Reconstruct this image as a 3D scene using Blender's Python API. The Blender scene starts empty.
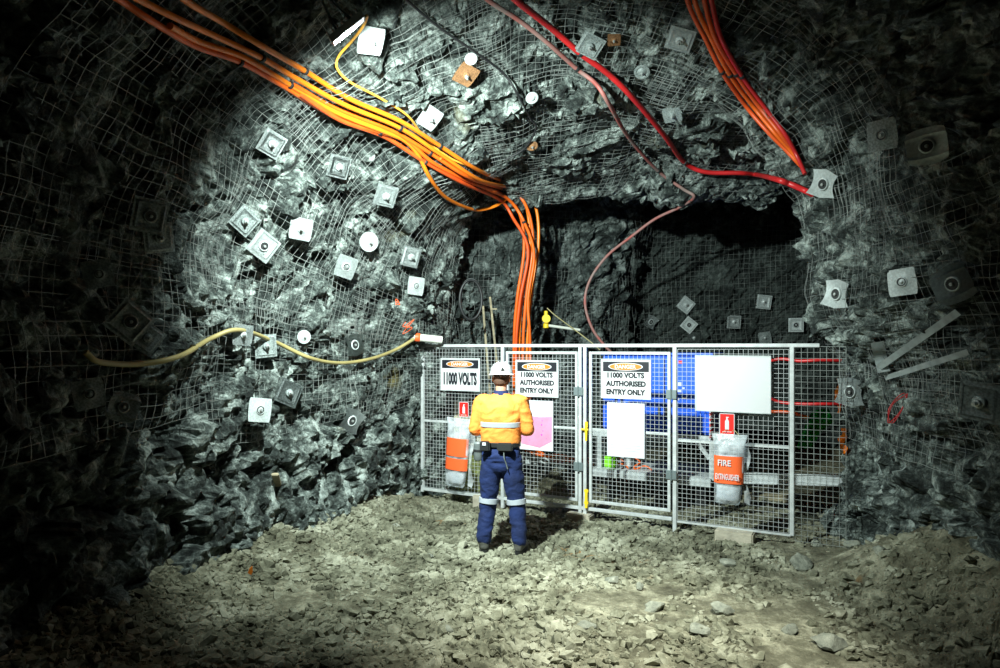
VOX = .034; FNX, FNY = 600, 660; NGRAV = 46000
LDIR = (.22, .85, -.50); MAIN = (2750, 134, 1., (.86, 1, .95), .06); EXPOSURE = 0.
SPOTS = [('added_floor_spot', (1.3, 3.3, 4.5), (1.0, 4.6, 0), 2200, 47, 1., (.97, 1, .88), .10)]  # unseen spot added to brighten the front floor patch; no fixture modelled
import bpy, bmesh, math, random
import numpy as np
from mathutils import Vector, Matrix, noise as mnoise
from mathutils.bvhtree import BVHTree
random.seed(7)
rng = np.random.default_rng(7)
SC = bpy.context.scene
COL = SC.collection
V = Vector
PI = math.pi
F, H0, HZ = 667.0, 1.95, 347.0        # focal length in pixels, eye height, horizon row
GROUND = -0.12

def W(px, py, Y):
    return V(((px-500)*Y/F, Y, H0-(py-HZ)*Y/F))

# ------------------------------------------------------------ materials
def nodes(name):
    m = bpy.data.materials.new(name); m.use_nodes = True
    nt = m.node_tree; b = nt.nodes['Principled BSDF']
    return m, nt, b

def mat(name, col, rough=.6, metal=0., var=.0, scale=8., bump=0., bscale=40., col2=None, spec=.5, trans=0., alpha=1., sss=0.):
    m, nt, b = nodes(name)
    b.inputs['Base Color'].default_value = (*col, 1)
    b.inputs['Roughness'].default_value = rough
    b.inputs['Metallic'].default_value = metal
    b.inputs['Specular IOR Level'].default_value = spec
    b.inputs['Transmission Weight'].default_value = trans
    b.inputs['Alpha'].default_value = alpha
    tc = nt.nodes.new('ShaderNodeTexCoord')
    if var or col2:
        n = nt.nodes.new('ShaderNodeTexNoise'); n.inputs['Scale'].default_value = scale; n.inputs['Detail'].default_value = 6
        nt.links.new(tc.outputs['Object'], n.inputs['Vector'])
        r = nt.nodes.new('ShaderNodeValToRGB')
        c2 = col2 if col2 else tuple(c*(1-var) for c in col)
        r.color_ramp.elements[0].position = .38; r.color_ramp.elements[0].color = (*c2, 1)
        r.color_ramp.elements[1].position = .62; r.color_ramp.elements[1].color = (*col, 1)
        nt.links.new(n.outputs['Fac'], r.inputs['Fac']); nt.links.new(r.outputs['Color'], b.inputs['Base Color'])
    if bump:
        n = nt.nodes.new('ShaderNodeTexNoise'); n.inputs['Scale'].default_value = bscale; n.inputs['Detail'].default_value = 8
        nt.links.new(tc.outputs['Object'], n.inputs['Vector'])
        bp = nt.nodes.new('ShaderNodeBump'); bp.inputs['Strength'].default_value = bump; bp.inputs['Distance'].default_value = .02
        nt.links.new(n.outputs['Fac'], bp.inputs['Height']); nt.links.new(bp.outputs['Normal'], b.inputs['Normal'])
    return m

def rock_mat(name, ramp, scale=1.6, bump=1.0, stretch=(1, 1, 1), stain=None, rough=.75, spec=.35, dist=.05):
    m, nt, b = nodes(name)
    L = nt.links.new; N = nt.nodes.new
    tc = N('ShaderNodeTexCoord'); mp = N('ShaderNodeMapping')
    mp.inputs['Rotation'].default_value = (.3, .7, .2); mp.inputs['Scale'].default_value = stretch
    L(tc.outputs['Object'], mp.inputs['Vector'])
    n1 = N('ShaderNodeTexNoise'); n1.inputs['Scale'].default_value = scale; n1.inputs['Detail'].default_value = 12; n1.inputs['Roughness'].default_value = .76
    L(mp.outputs['Vector'], n1.inputs['Vector'])
    r = N('ShaderNodeValToRGB')
    while len(r.color_ramp.elements) < len(ramp): r.color_ramp.elements.new(.5)
    for e, (p, c) in zip(r.color_ramp.elements, ramp): e.position = p; e.color = (*c, 1)
    L(n1.outputs['Fac'], r.inputs['Fac'])
    out = r.outputs['Color']
    if stain:
        for sc_, lo, c in stain:
            n2 = N('ShaderNodeTexNoise'); n2.inputs['Scale'].default_value = sc_; n2.inputs['Detail'].default_value = 5
            L(tc.outputs['Object'], n2.inputs['Vector'])
            mr = N('ShaderNodeMapRange'); mr.inputs['From Min'].default_value = lo; mr.inputs['From Max'].default_value = lo+.08
            L(n2.outputs['Fac'], mr.inputs['Value'])
            mx = N('ShaderNodeMix'); mx.data_type = 'RGBA'
            L(mr.outputs['Result'], mx.inputs[0]); L(out, mx.inputs[6]); mx.inputs[7].default_value = (*c, 1)
            out = mx.outputs[2]
    L(out, b.inputs['Base Color'])
    b.inputs['Roughness'].default_value = rough; b.inputs['Specular IOR Level'].default_value = spec
    vo = N('ShaderNodeTexVoronoi'); vo.inputs['Scale'].default_value = 9; L(mp.outputs['Vector'], vo.inputs['Vector'])
    n3 = N('ShaderNodeTexNoise'); n3.inputs['Scale'].default_value = 20; n3.inputs['Detail'].default_value = 12; n3.inputs['Roughness'].default_value = .7
    L(mp.outputs['Vector'], n3.inputs['Vector'])
    ad = N('ShaderNodeMath'); ad.operation = 'MULTIPLY_ADD'; ad.inputs[1].default_value = .5
    L(vo.outputs['Distance'], ad.inputs[0]); L(n3.outputs['Fac'], ad.inputs[2])
    bp = N('ShaderNodeBump'); bp.inputs['Strength'].default_value = bump; bp.inputs['Distance'].default_value = dist
    L(ad.outputs[0], bp.inputs['Height']); L(bp.outputs['Normal'], b.inputs['Normal'])
    return m

M = {}
M['rock'] = rock_mat('rock', [(.37, (.008, .011, .010)), (.46, (.036, .047, .043)), (.53, (.15, .18, .165)), (.615, (.50, .57, .53))],
                     scale=4.0, stretch=(1, 1.35, 1), stain=[(.9, .66, (.16, .14, .06))], bump=1.0, dist=.07)
M['rock_far_shaded'] = rock_mat('rock_far_shaded', [(.36, (.006, .009, .008)), (.46, (.025, .033, .030)), (.55, (.07, .088, .080)), (.66, (.17, .20, .185))], scale=2.4, bump=.9, dist=.05)  # darker copy of the wall rock; the chamber's shade is put into its colour
M['rock_recess_shaded'] = rock_mat('rock_recess_shaded', [(.36, (.007, .010, .009)), (.46, (.036, .047, .044)), (.54, (.12, .145, .135)), (.63, (.34, .39, .37))], scale=3.4, bump=1., dist=.06)  # recess shade put into the rock colour, milder than on the far wall
M['floor'] = rock_mat('floor_mud', [(.34, (.045, .042, .026)), (.5, (.15, .145, .098)), (.66, (.42, .41, .30))], scale=3.0, bump=.9, dist=.04,
                      stain=[(.85, .62, (.26, .125, .03))], rough=.8, spec=.25)
M['gravel'] = rock_mat('gravel', [(.38, (.055, .055, .036)), (.5, (.16, .16, .112)), (.62, (.34, .34, .26))], scale=2.2, bump=.5, dist=.01, rough=.85, spec=.2)
M['loose'] = rock_mat('loose_rock', [(.34, (.10, .11, .09)), (.55, (.24, .25, .20)), (.7, (.42, .42, .35))], scale=9, bump=.8, dist=.02)
M['wire'] = mat('galvanised_wire', (.34, .37, .35), .5, .2, var=.6, scale=3)
M['fence'] = mat('galvanised_fence', (.60, .63, .63), .45, .15, var=.2, scale=14)
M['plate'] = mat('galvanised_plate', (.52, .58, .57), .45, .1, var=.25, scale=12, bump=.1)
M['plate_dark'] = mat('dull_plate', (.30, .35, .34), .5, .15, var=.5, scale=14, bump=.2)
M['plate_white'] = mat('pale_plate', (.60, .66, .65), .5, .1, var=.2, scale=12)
M['rust'] = mat('rust', (.34, .17, .07), .85, 0, var=.5, scale=20, bump=.3)
M['nut'] = mat('steel_nut', (.40, .43, .42), .4, .5)
M['hole'] = mat('dark_steel', (.02, .022, .022), .6, .2)
M['orange'] = mat('orange_cable', (.86, .14, .010), .38, 0, var=.18, scale=5)
M['orange2'] = mat('bright_orange_cable', (.92, .23, .012), .36, 0, var=.15, scale=5)
M['redorange'] = mat('red_orange_cable', (.80, .10, .015), .4, 0, var=.2, scale=5)
M['red'] = mat('red_cable', (.62, .02, .022), .4, 0, var=.2, scale=5)
M['pinkred'] = mat('dusty_red_cable', (.40, .10, .085), .55, 0, col2=(.28, .2, .18), scale=4)
M['yellowcord'] = mat('yellow_cord', (.85, .42, .05), .5)
M['hose'] = mat('yellow_hose', (.36, .30, .12), .5, 0, var=.2, scale=5)
M['black'] = mat('black_rubber', (.015, .016, .017), .5)
M['white'] = mat('white_board', (.60, .61, .62), .4)
M['paper'] = mat('white_paper', (.60, .62, .66), .7)
M['signblack'] = mat('sign_black', (.012, .014, .02), .4)
M['signorange'] = mat('sign_orange', (.72, .19, .02), .4)
M['pink'] = mat('pink_print', (.72, .27, .44), .6, 0, var=.12, scale=9)
M['magenta'] = mat('magenta_print', (.5, .05, .45), .6)
M['safetyred'] = mat('safety_red', (.75, .02, .015), .4)
M['labelorange'] = mat('orange_label', (.92, .13, .03), .5)
M['blue'] = mat('blue_paint', (.012, .12, .85), .38, 0, var=.1, scale=4)
M['bluedark'] = mat('dark_blue_gap', (.005, .02, .10), .5)
M['lime'] = mat('lime_plastic', (.30, .85, .03), .45)
M['green'] = mat('green_sheet', (.01, .50, .05), .5, 0, var=.3, scale=10)
M['skid'] = mat('pale_grey_steel', (.60, .64, .64), .45, .1, var=.25, scale=7)
M['concrete'] = mat('concrete', (.46, .42, .33), .9, 0, var=.25, scale=10, bump=.4)
M['cream'] = mat('cream_paint', (.66, .62, .48), .6, 0, var=.2, scale=6)
M['yellowgreen'] = mat('yellow_green_paint', (.55, .58, .18), .6, 0, var=.3, scale=6)
M['yellow'] = mat('yellow_paint', (.90, .62, .02), .45)
M['hinge'] = mat('hinge_steel', (.25, .31, .32), .4, .6)
M['pvc'] = mat('pvc_pipe', (.72, .74, .66), .45)
M['rope'] = mat('rope', (.45, .40, .20), .9)
M['timber'] = mat('timber', (.36, .31, .20), .8, 0, var=.4, scale=12)
M['hivis'] = mat('hivis_orange', (.92, .29, .045), .75, 0, var=.10, scale=9, bump=.15, bscale=60)
M['navy'] = mat('navy_cloth', (.006, .021, .105), .85, 0, var=.35, scale=6, bump=.2, bscale=60)
M['silver'] = mat('reflective_band', (.46, .50, .55), .4, .2)
M['skin'] = mat('skin', (.50, .27, .18), .55)
M['hair'] = mat('hair', (.10, .05, .03), .8, bump=.4, bscale=120)
M['helmet'] = mat('helmet_white', (.78, .79, .80), .3)
M['boot'] = mat('boot_leather', (.10, .10, .085), .7, 0, var=.3, scale=20)
M['pouch'] = mat('pouch_grey', (.20, .23, .23), .5, .2, var=.3, scale=20)
M['eye'] = mat('eye_white', (.8, .8, .8), .3)
M['iris'] = mat('iris', (.05, .03, .02), .3)
M['lip'] = mat('lip', (.42, .17, .13), .5)

def plastic_mat():
    m, nt, b = nodes('clear_plastic_film'); N = nt.nodes.new; L = nt.links.new
    b.inputs['Base Color'].default_value = (.80, .85, .88, 1); b.inputs['Roughness'].default_value = .25
    tr = N('ShaderNodeBsdfTransparent'); tr.inputs['Color'].default_value = (.9, .93, .95, 1)
    mx = N('ShaderNodeMixShader')
    tc = N('ShaderNodeTexCoord'); n = N('ShaderNodeTexNoise'); n.inputs['Scale'].default_value = 9; n.inputs['Detail'].default_value = 5
    L(tc.outputs['Object'], n.inputs['Vector'])
    mr = N('ShaderNodeMapRange'); mr.inputs['From Min'].default_value = .35; mr.inputs['From Max'].default_value = .7
    mr.inputs['To Min'].default_value = .14; mr.inputs['To Max'].default_value = .62
    L(n.outputs['Fac'], mr.inputs['Value']); L(mr.outputs['Result'], mx.inputs[0])
    bp = N('ShaderNodeBump'); bp.inputs['Strength'].default_value = .6; bp.inputs['Distance'].default_value = .02
    L(n.outputs['Fac'], bp.inputs['Height']); L(bp.outputs['Normal'], b.inputs['Normal'])
    L(tr.outputs[0], mx.inputs[1]); L(b.outputs[0], mx.inputs[2]); L(mx.outputs[0], nt.nodes['Material Output'].inputs['Surface'])
    return m
M['film'] = plastic_mat()
def stripes_mat():
    m, nt, b = nodes('red_white_stripes'); N = nt.nodes.new; L = nt.links.new
    tc = N('ShaderNodeTexCoord'); mp = N('ShaderNodeMapping'); mp.inputs['Rotation'].default_value = (0, math.radians(35), 0)
    w = N('ShaderNodeTexWave'); w.bands_direction = 'Z'; w.inputs['Scale'].default_value = 5.5
    r = N('ShaderNodeValToRGB'); r.color_ramp.interpolation = 'CONSTANT'
    r.color_ramp.elements[0].color = (.75, .03, .04, 1); r.color_ramp.elements[1].position = .5; r.color_ramp.elements[1].color = (.8, .82, .85, 1)
    L(tc.outputs['Object'], mp.inputs['Vector']); L(mp.outputs[0], w.inputs['Vector']); L(w.outputs['Fac'], r.inputs['Fac']); L(r.outputs['Color'], b.inputs['Base Color'])
    return m
M['stripes'] = stripes_mat()
def emit_mat(name, col, s):
    m, nt, b = nodes(name); b.inputs['Base Color'].default_value = (*col, 1)
    b.inputs['Emission Color'].default_value = (*col, 1); b.inputs['Emission Strength'].default_value = s
    return m
M['lens'] = emit_mat('lamp_lens', (.92, 1, 1), 6)

# ------------------------------------------------------------ object helpers
def tag(o, label=None, cat=None, group=None, kind=None):
    if label: o['label'] = label
    if cat: o['category'] = cat
    if group: o['group'] = group
    if kind: o['kind'] = kind
    return o

def empty(name, loc, label, cat, rz=0., group=None, rot=None):
    o = bpy.data.objects.new(name, None); COL.objects.link(o)
    o.empty_display_size = .1
    o.location = loc; o.rotation_euler = rot if rot else (0, 0, rz)
    return tag(o, label, cat, group)

def np_mesh(name, verts, faces, m=None, parent=None, smooth=False):
    """verts (n,3), faces list/array (m,k)"""
    me = bpy.data.meshes.new(name)
    verts = np.asarray(verts, dtype=np.float32); faces = np.asarray(faces, dtype=np.int32)
    k = faces.shape[1]
    me.vertices.add(len(verts)); me.vertices.foreach_set('co', verts.ravel())
    me.loops.add(faces.size); me.loops.foreach_set('vertex_index', faces.ravel())
    me.polygons.add(len(faces))
    me.polygons.foreach_set('loop_start', np.arange(0, faces.size, k, dtype=np.int32))
    me.update(calc_edges=True)
    me.polygons.foreach_set('use_smooth', np.full(len(faces), bool(smooth)))
    if m: me.materials.append(m)
    o = bpy.data.objects.new(name, me); COL.objects.link(o)
    if parent: o.parent = parent
    return o

def obj(name, bm, m, parent=None, smooth=None):
    """links a bmesh as ONE mesh object"""
    bmesh.ops.recalc_face_normals(bm, faces=bm.faces)
    me = bpy.data.meshes.new(name); bm.to_mesh(me); bm.free()
    me.materials.append(m)
    if smooth is not None:
        me.polygons.foreach_set('use_smooth', np.ones(len(me.polygons), dtype=bool))
        if smooth: me.set_sharp_from_angle(angle=smooth)
    o = bpy.data.objects.new(name, me); COL.objects.link(o)
    if parent: o.parent = parent
    return o

def box(bm, c, s, rot=None, bev=0.):
    r = bmesh.ops.create_cube(bm, size=1.)
    vs = r['verts']
    mtx = Matrix.Translation(V(c)) @ (rot.to_4x4() if rot else Matrix.Identity(4)) @ Matrix.Diagonal((*s, 1))
    bmesh.ops.transform(bm, matrix=mtx, verts=vs)
    if bev:
        es = list({e for v in vs for e in v.link_edges})
        bmesh.ops.bevel(bm, geom=es, offset=bev, segments=2, affect='EDGES')
    return bm

def BX(c, s, rot=None, bev=0.):
    return box(bmesh.new(), c, s, rot, bev)

def bar(bm, a, b, w, h, up=V((0, 0, 1)), bev=0.):
    """square bar from a to b"""
    a = V(a); b = V(b); d = (b-a); L = d.length; d.normalize()
    if abs(d.dot(up)) > .98: up = V((1, 0, 0))
    x = d.cross(up).normalized(); z = x.cross(d)
    rot = Matrix((x, d, z)).transposed()
    return box(bm, (a+b)/2, (w, L, h), rot, bev)

def tube_np(pts, r, n=6, caps=True):
    pts = [V(p) for p in pts]; m = len(pts)
    rs = r if hasattr(r, '__len__') else [r]*m
    t0 = (pts[1]-pts[0]).normalized()
    u = t0.orthogonal().normalized(); vs = []; fs = []
    for i in range(m):
        t = (pts[min(i+1, m-1)]-pts[max(i-1, 0)]).normalized()
        u = (u - t*u.dot(t))
        if u.length < 1e-6: u = t.orthogonal()
        u.normalize(); w = t.cross(u)
        for k in range(n):
            a = 2*PI*k/n
            vs.append(pts[i]+(u*math.cos(a)+w*math.sin(a))*rs[i])
    for i in range(m-1):
        for k in range(n):
            k2 = (k+1) % n
            fs.append((i*n+k, i*n+k2, (i+1)*n+k2, (i+1)*n+k))
    return vs, fs, m, n

def tube(bm, pts, r, n=8, caps=True):
    vs, fs, m, n = tube_np(pts, r, n)
    bv = [bm.verts.new(v) for v in vs]
    for f in fs: bm.faces.new([bv[i] for i in f])
    if caps:
        bm.faces.new([bv[k] for k in reversed(range(n))]); bm.faces.new([bv[(m-1)*n+k] for k in range(n)])
    return bm

def spline(pts, per=8):
    pts = [V(p) for p in pts]
    if len(pts) < 3: return pts
    P = [2*pts[0]-pts[1]]+pts+[2*pts[-1]-pts[-2]]
    out = []
    for i in range(1, len(P)-2):
        for k in range(per):
            t = k/per
            out.append(.5*((2*P[i])+(P[i+1]-P[i-1])*t+(2*P[i-1]-5*P[i]+4*P[i+1]-P[i+2])*t*t+(3*P[i]-P[i-1]-3*P[i+1]+P[i+2])*t**3))
    out.append(pts[-1]); return out

def lathe(bm, prof, n=24, c=(0, 0, 0), axis=None):
    """prof: (r, z) list; revolves about z then rotates to axis"""
    R = (V(axis).to_track_quat('Z', 'Y').to_matrix() if axis else Matrix.Identity(3))
    rows = []
    for r, z in prof:
        rows.append([bm.verts.new(V(c)+R@V((r*math.cos(2*PI*k/n), r*math.sin(2*PI*k/n), z))) for k in range(n)])
    for a, b in zip(rows, rows[1:]):
        for k in range(n): bm.faces.new((a[k], a[(k+1) % n], b[(k+1) % n], b[k]))
    if prof[0][0] > 1e-6: bm.faces.new(list(reversed(rows[0])))
    if prof[-1][0] > 1e-6: bm.faces.new(rows[-1])
    bmesh.ops.remove_doubles(bm, verts=bm.verts, dist=1e-6)
    return bm

def prism(bm, poly, y0, y1):
    """poly in local x,z extruded along y"""
    a = [bm.verts.new((x, y0, z)) for x, z in poly]; b = [bm.verts.new((x, y1, z)) for x, z in poly]
    n = len(poly); bm.faces.new(a); bm.faces.new(list(reversed(b)))
    for i in range(n): bm.faces.new((a[i], b[i], b[(i+1) % n], a[(i+1) % n]))
    return bm

def text(name, s, cx, cz, w, h, y, m, parent, bold=.0, label=None):
    """raised lettering in the parent's local x,z plane, facing local -y, fitted to w x h"""
    cu = bpy.data.curves.new(name, 'FONT'); cu.body = s; cu.size = 1; cu.offset = bold; cu.resolution_u = 3; cu.align_x = 'CENTER'
    t = bpy.data.objects.new('tmp', cu); COL.objects.link(t)
    me = bpy.data.meshes.new_from_object(t.evaluated_get(bpy.context.evaluated_depsgraph_get()))
    bpy.data.objects.remove(t); bpy.data.curves.remove(cu)
    co = np.empty(len(me.vertices)*3, dtype=np.float32); me.vertices.foreach_get('co', co); co = co.reshape(-1, 3)
    mn = co.min(0); mx = co.max(0); sz = mx-mn
    co2 = np.zeros_like(co)
    co2[:, 0] = ((co[:, 0]-mn[0])/sz[0]-.5)*w+cx
    co2[:, 2] = ((co[:, 1]-mn[1])/sz[1]-.5)*h+cz
    co2[:, 1] = y
    me.vertices.foreach_set('co', co2.ravel()); me.update()
    me.materials.clear(); me.materials.append(m)
    o = bpy.data.objects.new(name, me); COL.objects.link(o); o.parent = parent
    return o

def remeshed(bm, voxel, smooth_it=0):
    me = bpy.data.meshes.new('tmp'); bm.to_mesh(me); bm.free()
    o = bpy.data.objects.new('tmp', me); COL.objects.link(o)
    md = o.modifiers.new('r', 'REMESH'); md.mode = 'VOXEL'; md.voxel_size = voxel; md.adaptivity = 0
    if smooth_it:
        s = o.modifiers.new('s', 'SMOOTH'); s.iterations = smooth_it; s.factor = .5
    ev = o.evaluated_get(bpy.context.evaluated_depsgraph_get())
    m2 = bpy.data.meshes.new_from_object(ev)
    bpy.data.objects.remove(o); bpy.data.meshes.remove(me)
    return m2

def mesh_arrays(me):
    n = len(me.vertices); co = np.empty(n*3, np.float32); me.vertices.foreach_get('co', co)
    no = np.empty(n*3, np.float32); me.vertices.foreach_get('normal', no)
    return co.reshape(-1, 3).astype(np.float64), no.reshape(-1, 3).astype(np.float64)

# ------------------------------------------------------------ numpy noise
def _h(ix, iy, iz, seed):
    x = (ix.astype(np.int64)*73856093) ^ (iy.astype(np.int64)*19349663) ^ (iz.astype(np.int64)*83492791) ^ (seed*2654435761)
    x &= 0xffffffff
    x = ((x >> 16) ^ x)*0x45d9f3b & 0xffffffff
    x = ((x >> 16) ^ x)*0x45d9f3b & 0xffffffff
    x = (x >> 16) ^ x
    return (x & 0xffffff)/float(0xffffff)

def vnoise(P, seed=0):
    i = np.floor(P).astype(np.int64); f = P-i; f = f*f*(3-2*f)
    r = 0
    for dx in (0, 1):
        for dy in (0, 1):
            for dz in (0, 1):
                w = (f[:, 0] if dx else 1-f[:, 0])*(f[:, 1] if dy else 1-f[:, 1])*(f[:, 2] if dz else 1-f[:, 2])
                r = r+w*_h(i[:, 0]+dx, i[:, 1]+dy, i[:, 2]+dz, seed)
    return r*2-1

def fbm(P, oct=4, seed=0, gain=.5):
    a = 1.; r = 0; s = 0
    for k in range(oct):
        r = r+a*vnoise(P*(2**k)+k*17.3, seed+k); s += a; a *= gain
    return r/s

def facets(P, seed=0, tilt=1.):
    """chunky fractured rock: every Voronoi cell is a tilted flat facet; returns height, edge distance"""
    i = np.floor(P).astype(np.int64); best = np.full(len(P), 9e9); sec = np.full(len(P), 9e9); val = np.zeros(len(P))
    for dx in (-1, 0, 1):
        for dy in (-1, 0, 1):
            for dz in (-1, 0, 1):
                cx, cy, cz = i[:, 0]+dx, i[:, 1]+dy, i[:, 2]+dz
                fx = cx+_h(cx, cy, cz, seed+1); fy = cy+_h(cx, cy, cz, seed+2); fz = cz+_h(cx, cy, cz, seed+3)
                rx, ry, rz = P[:, 0]-fx, P[:, 1]-fy, P[:, 2]-fz
                d = rx*rx+ry*ry+rz*rz
                v = (_h(cx, cy, cz, seed+4)-.5)*1.2+tilt*((_h(cx, cy, cz, seed+5)-.5)*rx+(_h(cx, cy, cz, seed+6)-.5)*ry+(_h(cx, cy, cz, seed+7)-.5)*rz)*2
                m = d < best
                sec = np.where(m, best, np.minimum(sec, d)); val = np.where(m, v, val); best = np.where(m, d, best)
    return val, np.sqrt(sec)-np.sqrt(best)
# ------------------------------------------------------------ the rock shell
LW = [(-4, -3.35), (0, -3.3), (3, -3.1), (4.8, -2.8), (5.8, -2.6), (6.9, -2.25), (8.0, -1.75), (9.0, -1.2), (9.6, -.8), (10.0, -.6)]
RWALL = [(-4, 3.7), (3, 3.75), (5, 3.75), (6.4, 3.78), (7.1, 3.74), (7.35, 3.98), (7.6, 4.4), (8, 4.8), (10, 4.9)]
ZC = [(-4, 5.2), (5, 5.15), (6, 5.05), (7, 4.85), (8, 4.6), (9, 4.3), (9.7, 4.08), (10.0, 4.1)]
def interp(tab, y): return float(np.interp(y, [t[0] for t in tab], [t[1] for t in tab]))

bm = bmesh.new()
stations = [-3.5, -1, 1, 3, 4.5, 5.5, 6.2, 6.8, 7.1, 7.3, 7.5, 7.8, 8.4, 9.0, 9.5, 9.9]
LP = [(-.9, 0), (0, 0), (1.0, -.06), (2.0, -.02), (2.9, .12), (3.6, .42), (4.2, .95), (4.65, 1.6), (4.9, 2.3)]
RP = [(4.85, -2.2), (4.55, -1.45), (4.2, -.95), (3.7, -.62), (2.9, -.52), (2.3, -.48), (1.9, -.3), (1.2, -.05), (0, 0), (-.9, 0)]
rows = []
for y in stations:
    xl, xr, zc = interp(LW, y), interp(RWALL, y), interp(ZC, y)/5
    kl = 1-.72*min(1, max(0, (y-8.0)/1.4)); kr = 1-.45*min(1, max(0, (y-6.2)/1.0))
    row = [V((xl+o*kl, y, z*(zc if z > 0 else 1))) for z, o in LP]
    row.append(V(((xl+xr)/2, y, 5*zc)))
    kk = 1-.85*min(1, max(0, (y-7.2)/.7))
    row += [V((xr+kk*(o*.8 if z < 3.6 else -.5+(o+.6)*kr), y, z*(zc if z > 0 else 1))) for z, o in RP]
    rows.append([bm.verts.new(p) for p in row])
for a, b in zip(rows, rows[1:]):
    for k in range(len(a)): bm.faces.new((a[k], a[(k+1) % len(a)], b[(k+1) % len(a)], b[k]))
bm.faces.new(rows[0]); bm.faces.new(list(reversed(rows[-1])))
# chamber beyond the brow
foot = [(-.75, 9.75), (-.72, 10.4), (-.1, 10.9), (.8, 11.3), (1.7, 11.8), (2.35, 12.5), (2.7, 13.3), (4.5, 13.6), (7, 13.5), (10, 13.2), (10, 8.4), (6, 7.9), (4.2, 7.65), (4.0, 8.4), (4.0, 9.75)]
cen = V((5, 11.3, 0))
rings = []
for z, ins in [(-.9, 0), (0, 0), (1.2, -.05), (2.6, .05), (3.8, .15), (4.8, .5), (5.6, 1.2)]:
    ring = []
    for x, y in foot:
        d = V((x, y, 0))-cen; d.length = d.length-ins
        yy = max(y, cen.y+d.y) if y < 9.8 and x < 4.1 else cen.y+d.y
        xx = x if (y < 9.8 and x < 4.1) else cen.x+d.x
        ring.append(bm.verts.new((xx, yy, z)))
    rings.append(ring)
for a, b in zip(rings, rings[1:]):
    for k in range(len(a)): bm.faces.new((a[k], a[(k+1) % len(a)], b[(k+1) % len(a)], b[k]))
bm.faces.new(rings[0]); bm.faces.new(list(reversed(rings[-1])))
bmesh.ops.recalc_face_normals(bm, faces=bm.faces)
shell = remeshed(bm, VOX, 6)
co, no = mesh_arrays(shell)
no = -no                                             # into the void
# low frequency swell; wires drape over this surface
low = .26*fbm(co*.55, 3, 11)+.10*fbm(co*1.5, 2, 31)
smooth_co = co+no*low[:, None]
nf = len(shell.polygons); lt = np.empty(nf*4, np.int32); shell.loops.foreach_get('vertex_index', lt); faces = lt.reshape(-1, 4)
keep = (smooth_co[faces][:, :, 2].max(1) > -.6) & (smooth_co[faces][:, :, 1].max(1) > -3.2)
faces_k = faces[keep][:, ::-1]
used = np.unique(faces_k); remap = -np.ones(len(co), np.int64); remap[used] = np.arange(len(used))
faces_k = remap[faces_k]; co_s = smooth_co[used]; no_u = no[used]
# one low-poly-ish tree for draping
BVH_S = BVHTree.FromPolygons([tuple(p) for p in co_s], faces_k.tolist())
# strata run down to the right: stretch the lattice along that direction
R_ = np.array(Matrix.Rotation(math.radians(38), 3, V((.35, 1, .1)).normalized()))
q = (co_s @ R_.T)*np.array([.62, 1., 1.35])
q = q+.35*np.stack([fbm(co_s*1.3, 2, 5), fbm(co_s*1.3, 2, 6), fbm(co_s*1.3, 2, 7)], 1)
f1, e1 = facets(q/.62, 100, .9); f2, e2 = facets(q/.25+9, 200, 1.); f3, e3 = facets(q/.105+3, 300, 1.)
disp = .13*f1+.085*f2+.05*f3+.03*fbm(co_s*5, 3, 77)-.05*np.exp(-e1/.05)-.03*np.exp(-e2/.07)
co_f = co_s+no_u*disp[:, None]
# tangential shear gives undercuts
co_f[:, 2] += .03*f2; co_f[:, 0] += .02*vnoise(co_s*4, 91)
del shell
BVH_R = BVHTree.FromPolygons([tuple(p) for p in co_f], faces_k.tolist())
# split the shell into its named walls by where faces stand
fc = co_f[faces_k].mean(1); fn = np.cross(co_s[faces_k[:, 1]]-co_s[faces_k[:, 0]], co_s[faces_k[:, 2]]-co_s[faces_k[:, 0]])
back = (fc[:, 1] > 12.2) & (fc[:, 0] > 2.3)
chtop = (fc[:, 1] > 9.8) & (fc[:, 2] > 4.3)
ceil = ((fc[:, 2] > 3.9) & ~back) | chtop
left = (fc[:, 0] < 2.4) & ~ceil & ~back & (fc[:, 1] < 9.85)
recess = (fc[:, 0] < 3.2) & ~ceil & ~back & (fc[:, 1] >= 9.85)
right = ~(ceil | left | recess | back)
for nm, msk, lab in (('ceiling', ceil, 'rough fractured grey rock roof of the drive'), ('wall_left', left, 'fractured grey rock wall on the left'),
                ('wall_recess', recess, 'shade-toned rock wall of the recess behind the gates'), ('wall_back', back, 'shade-toned far rock wall of the chamber'),
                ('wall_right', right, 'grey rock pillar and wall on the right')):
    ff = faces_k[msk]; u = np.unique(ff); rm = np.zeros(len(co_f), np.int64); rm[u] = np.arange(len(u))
    o = np_mesh(nm, co_f[u], rm[ff], M[{'wall_back': 'rock_far_shaded', 'wall_recess': 'rock_recess_shaded'}.get(nm, 'rock')]); tag(o, lab, 'wall' if 'wall' in nm else 'ceiling', kind='structure')

def ray(px, py, tree=None):
    d = V(((px-500)/F, 1, -(py-HZ)/F)).normalized(); o = V((0, 0, H0))
    h, n, i, t = (tree or BVH_R).ray_cast(o, d)
    if h is None: return o+d*8, -d, d
    if n.dot(d) > 0: n = -n
    return h, n, d

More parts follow.
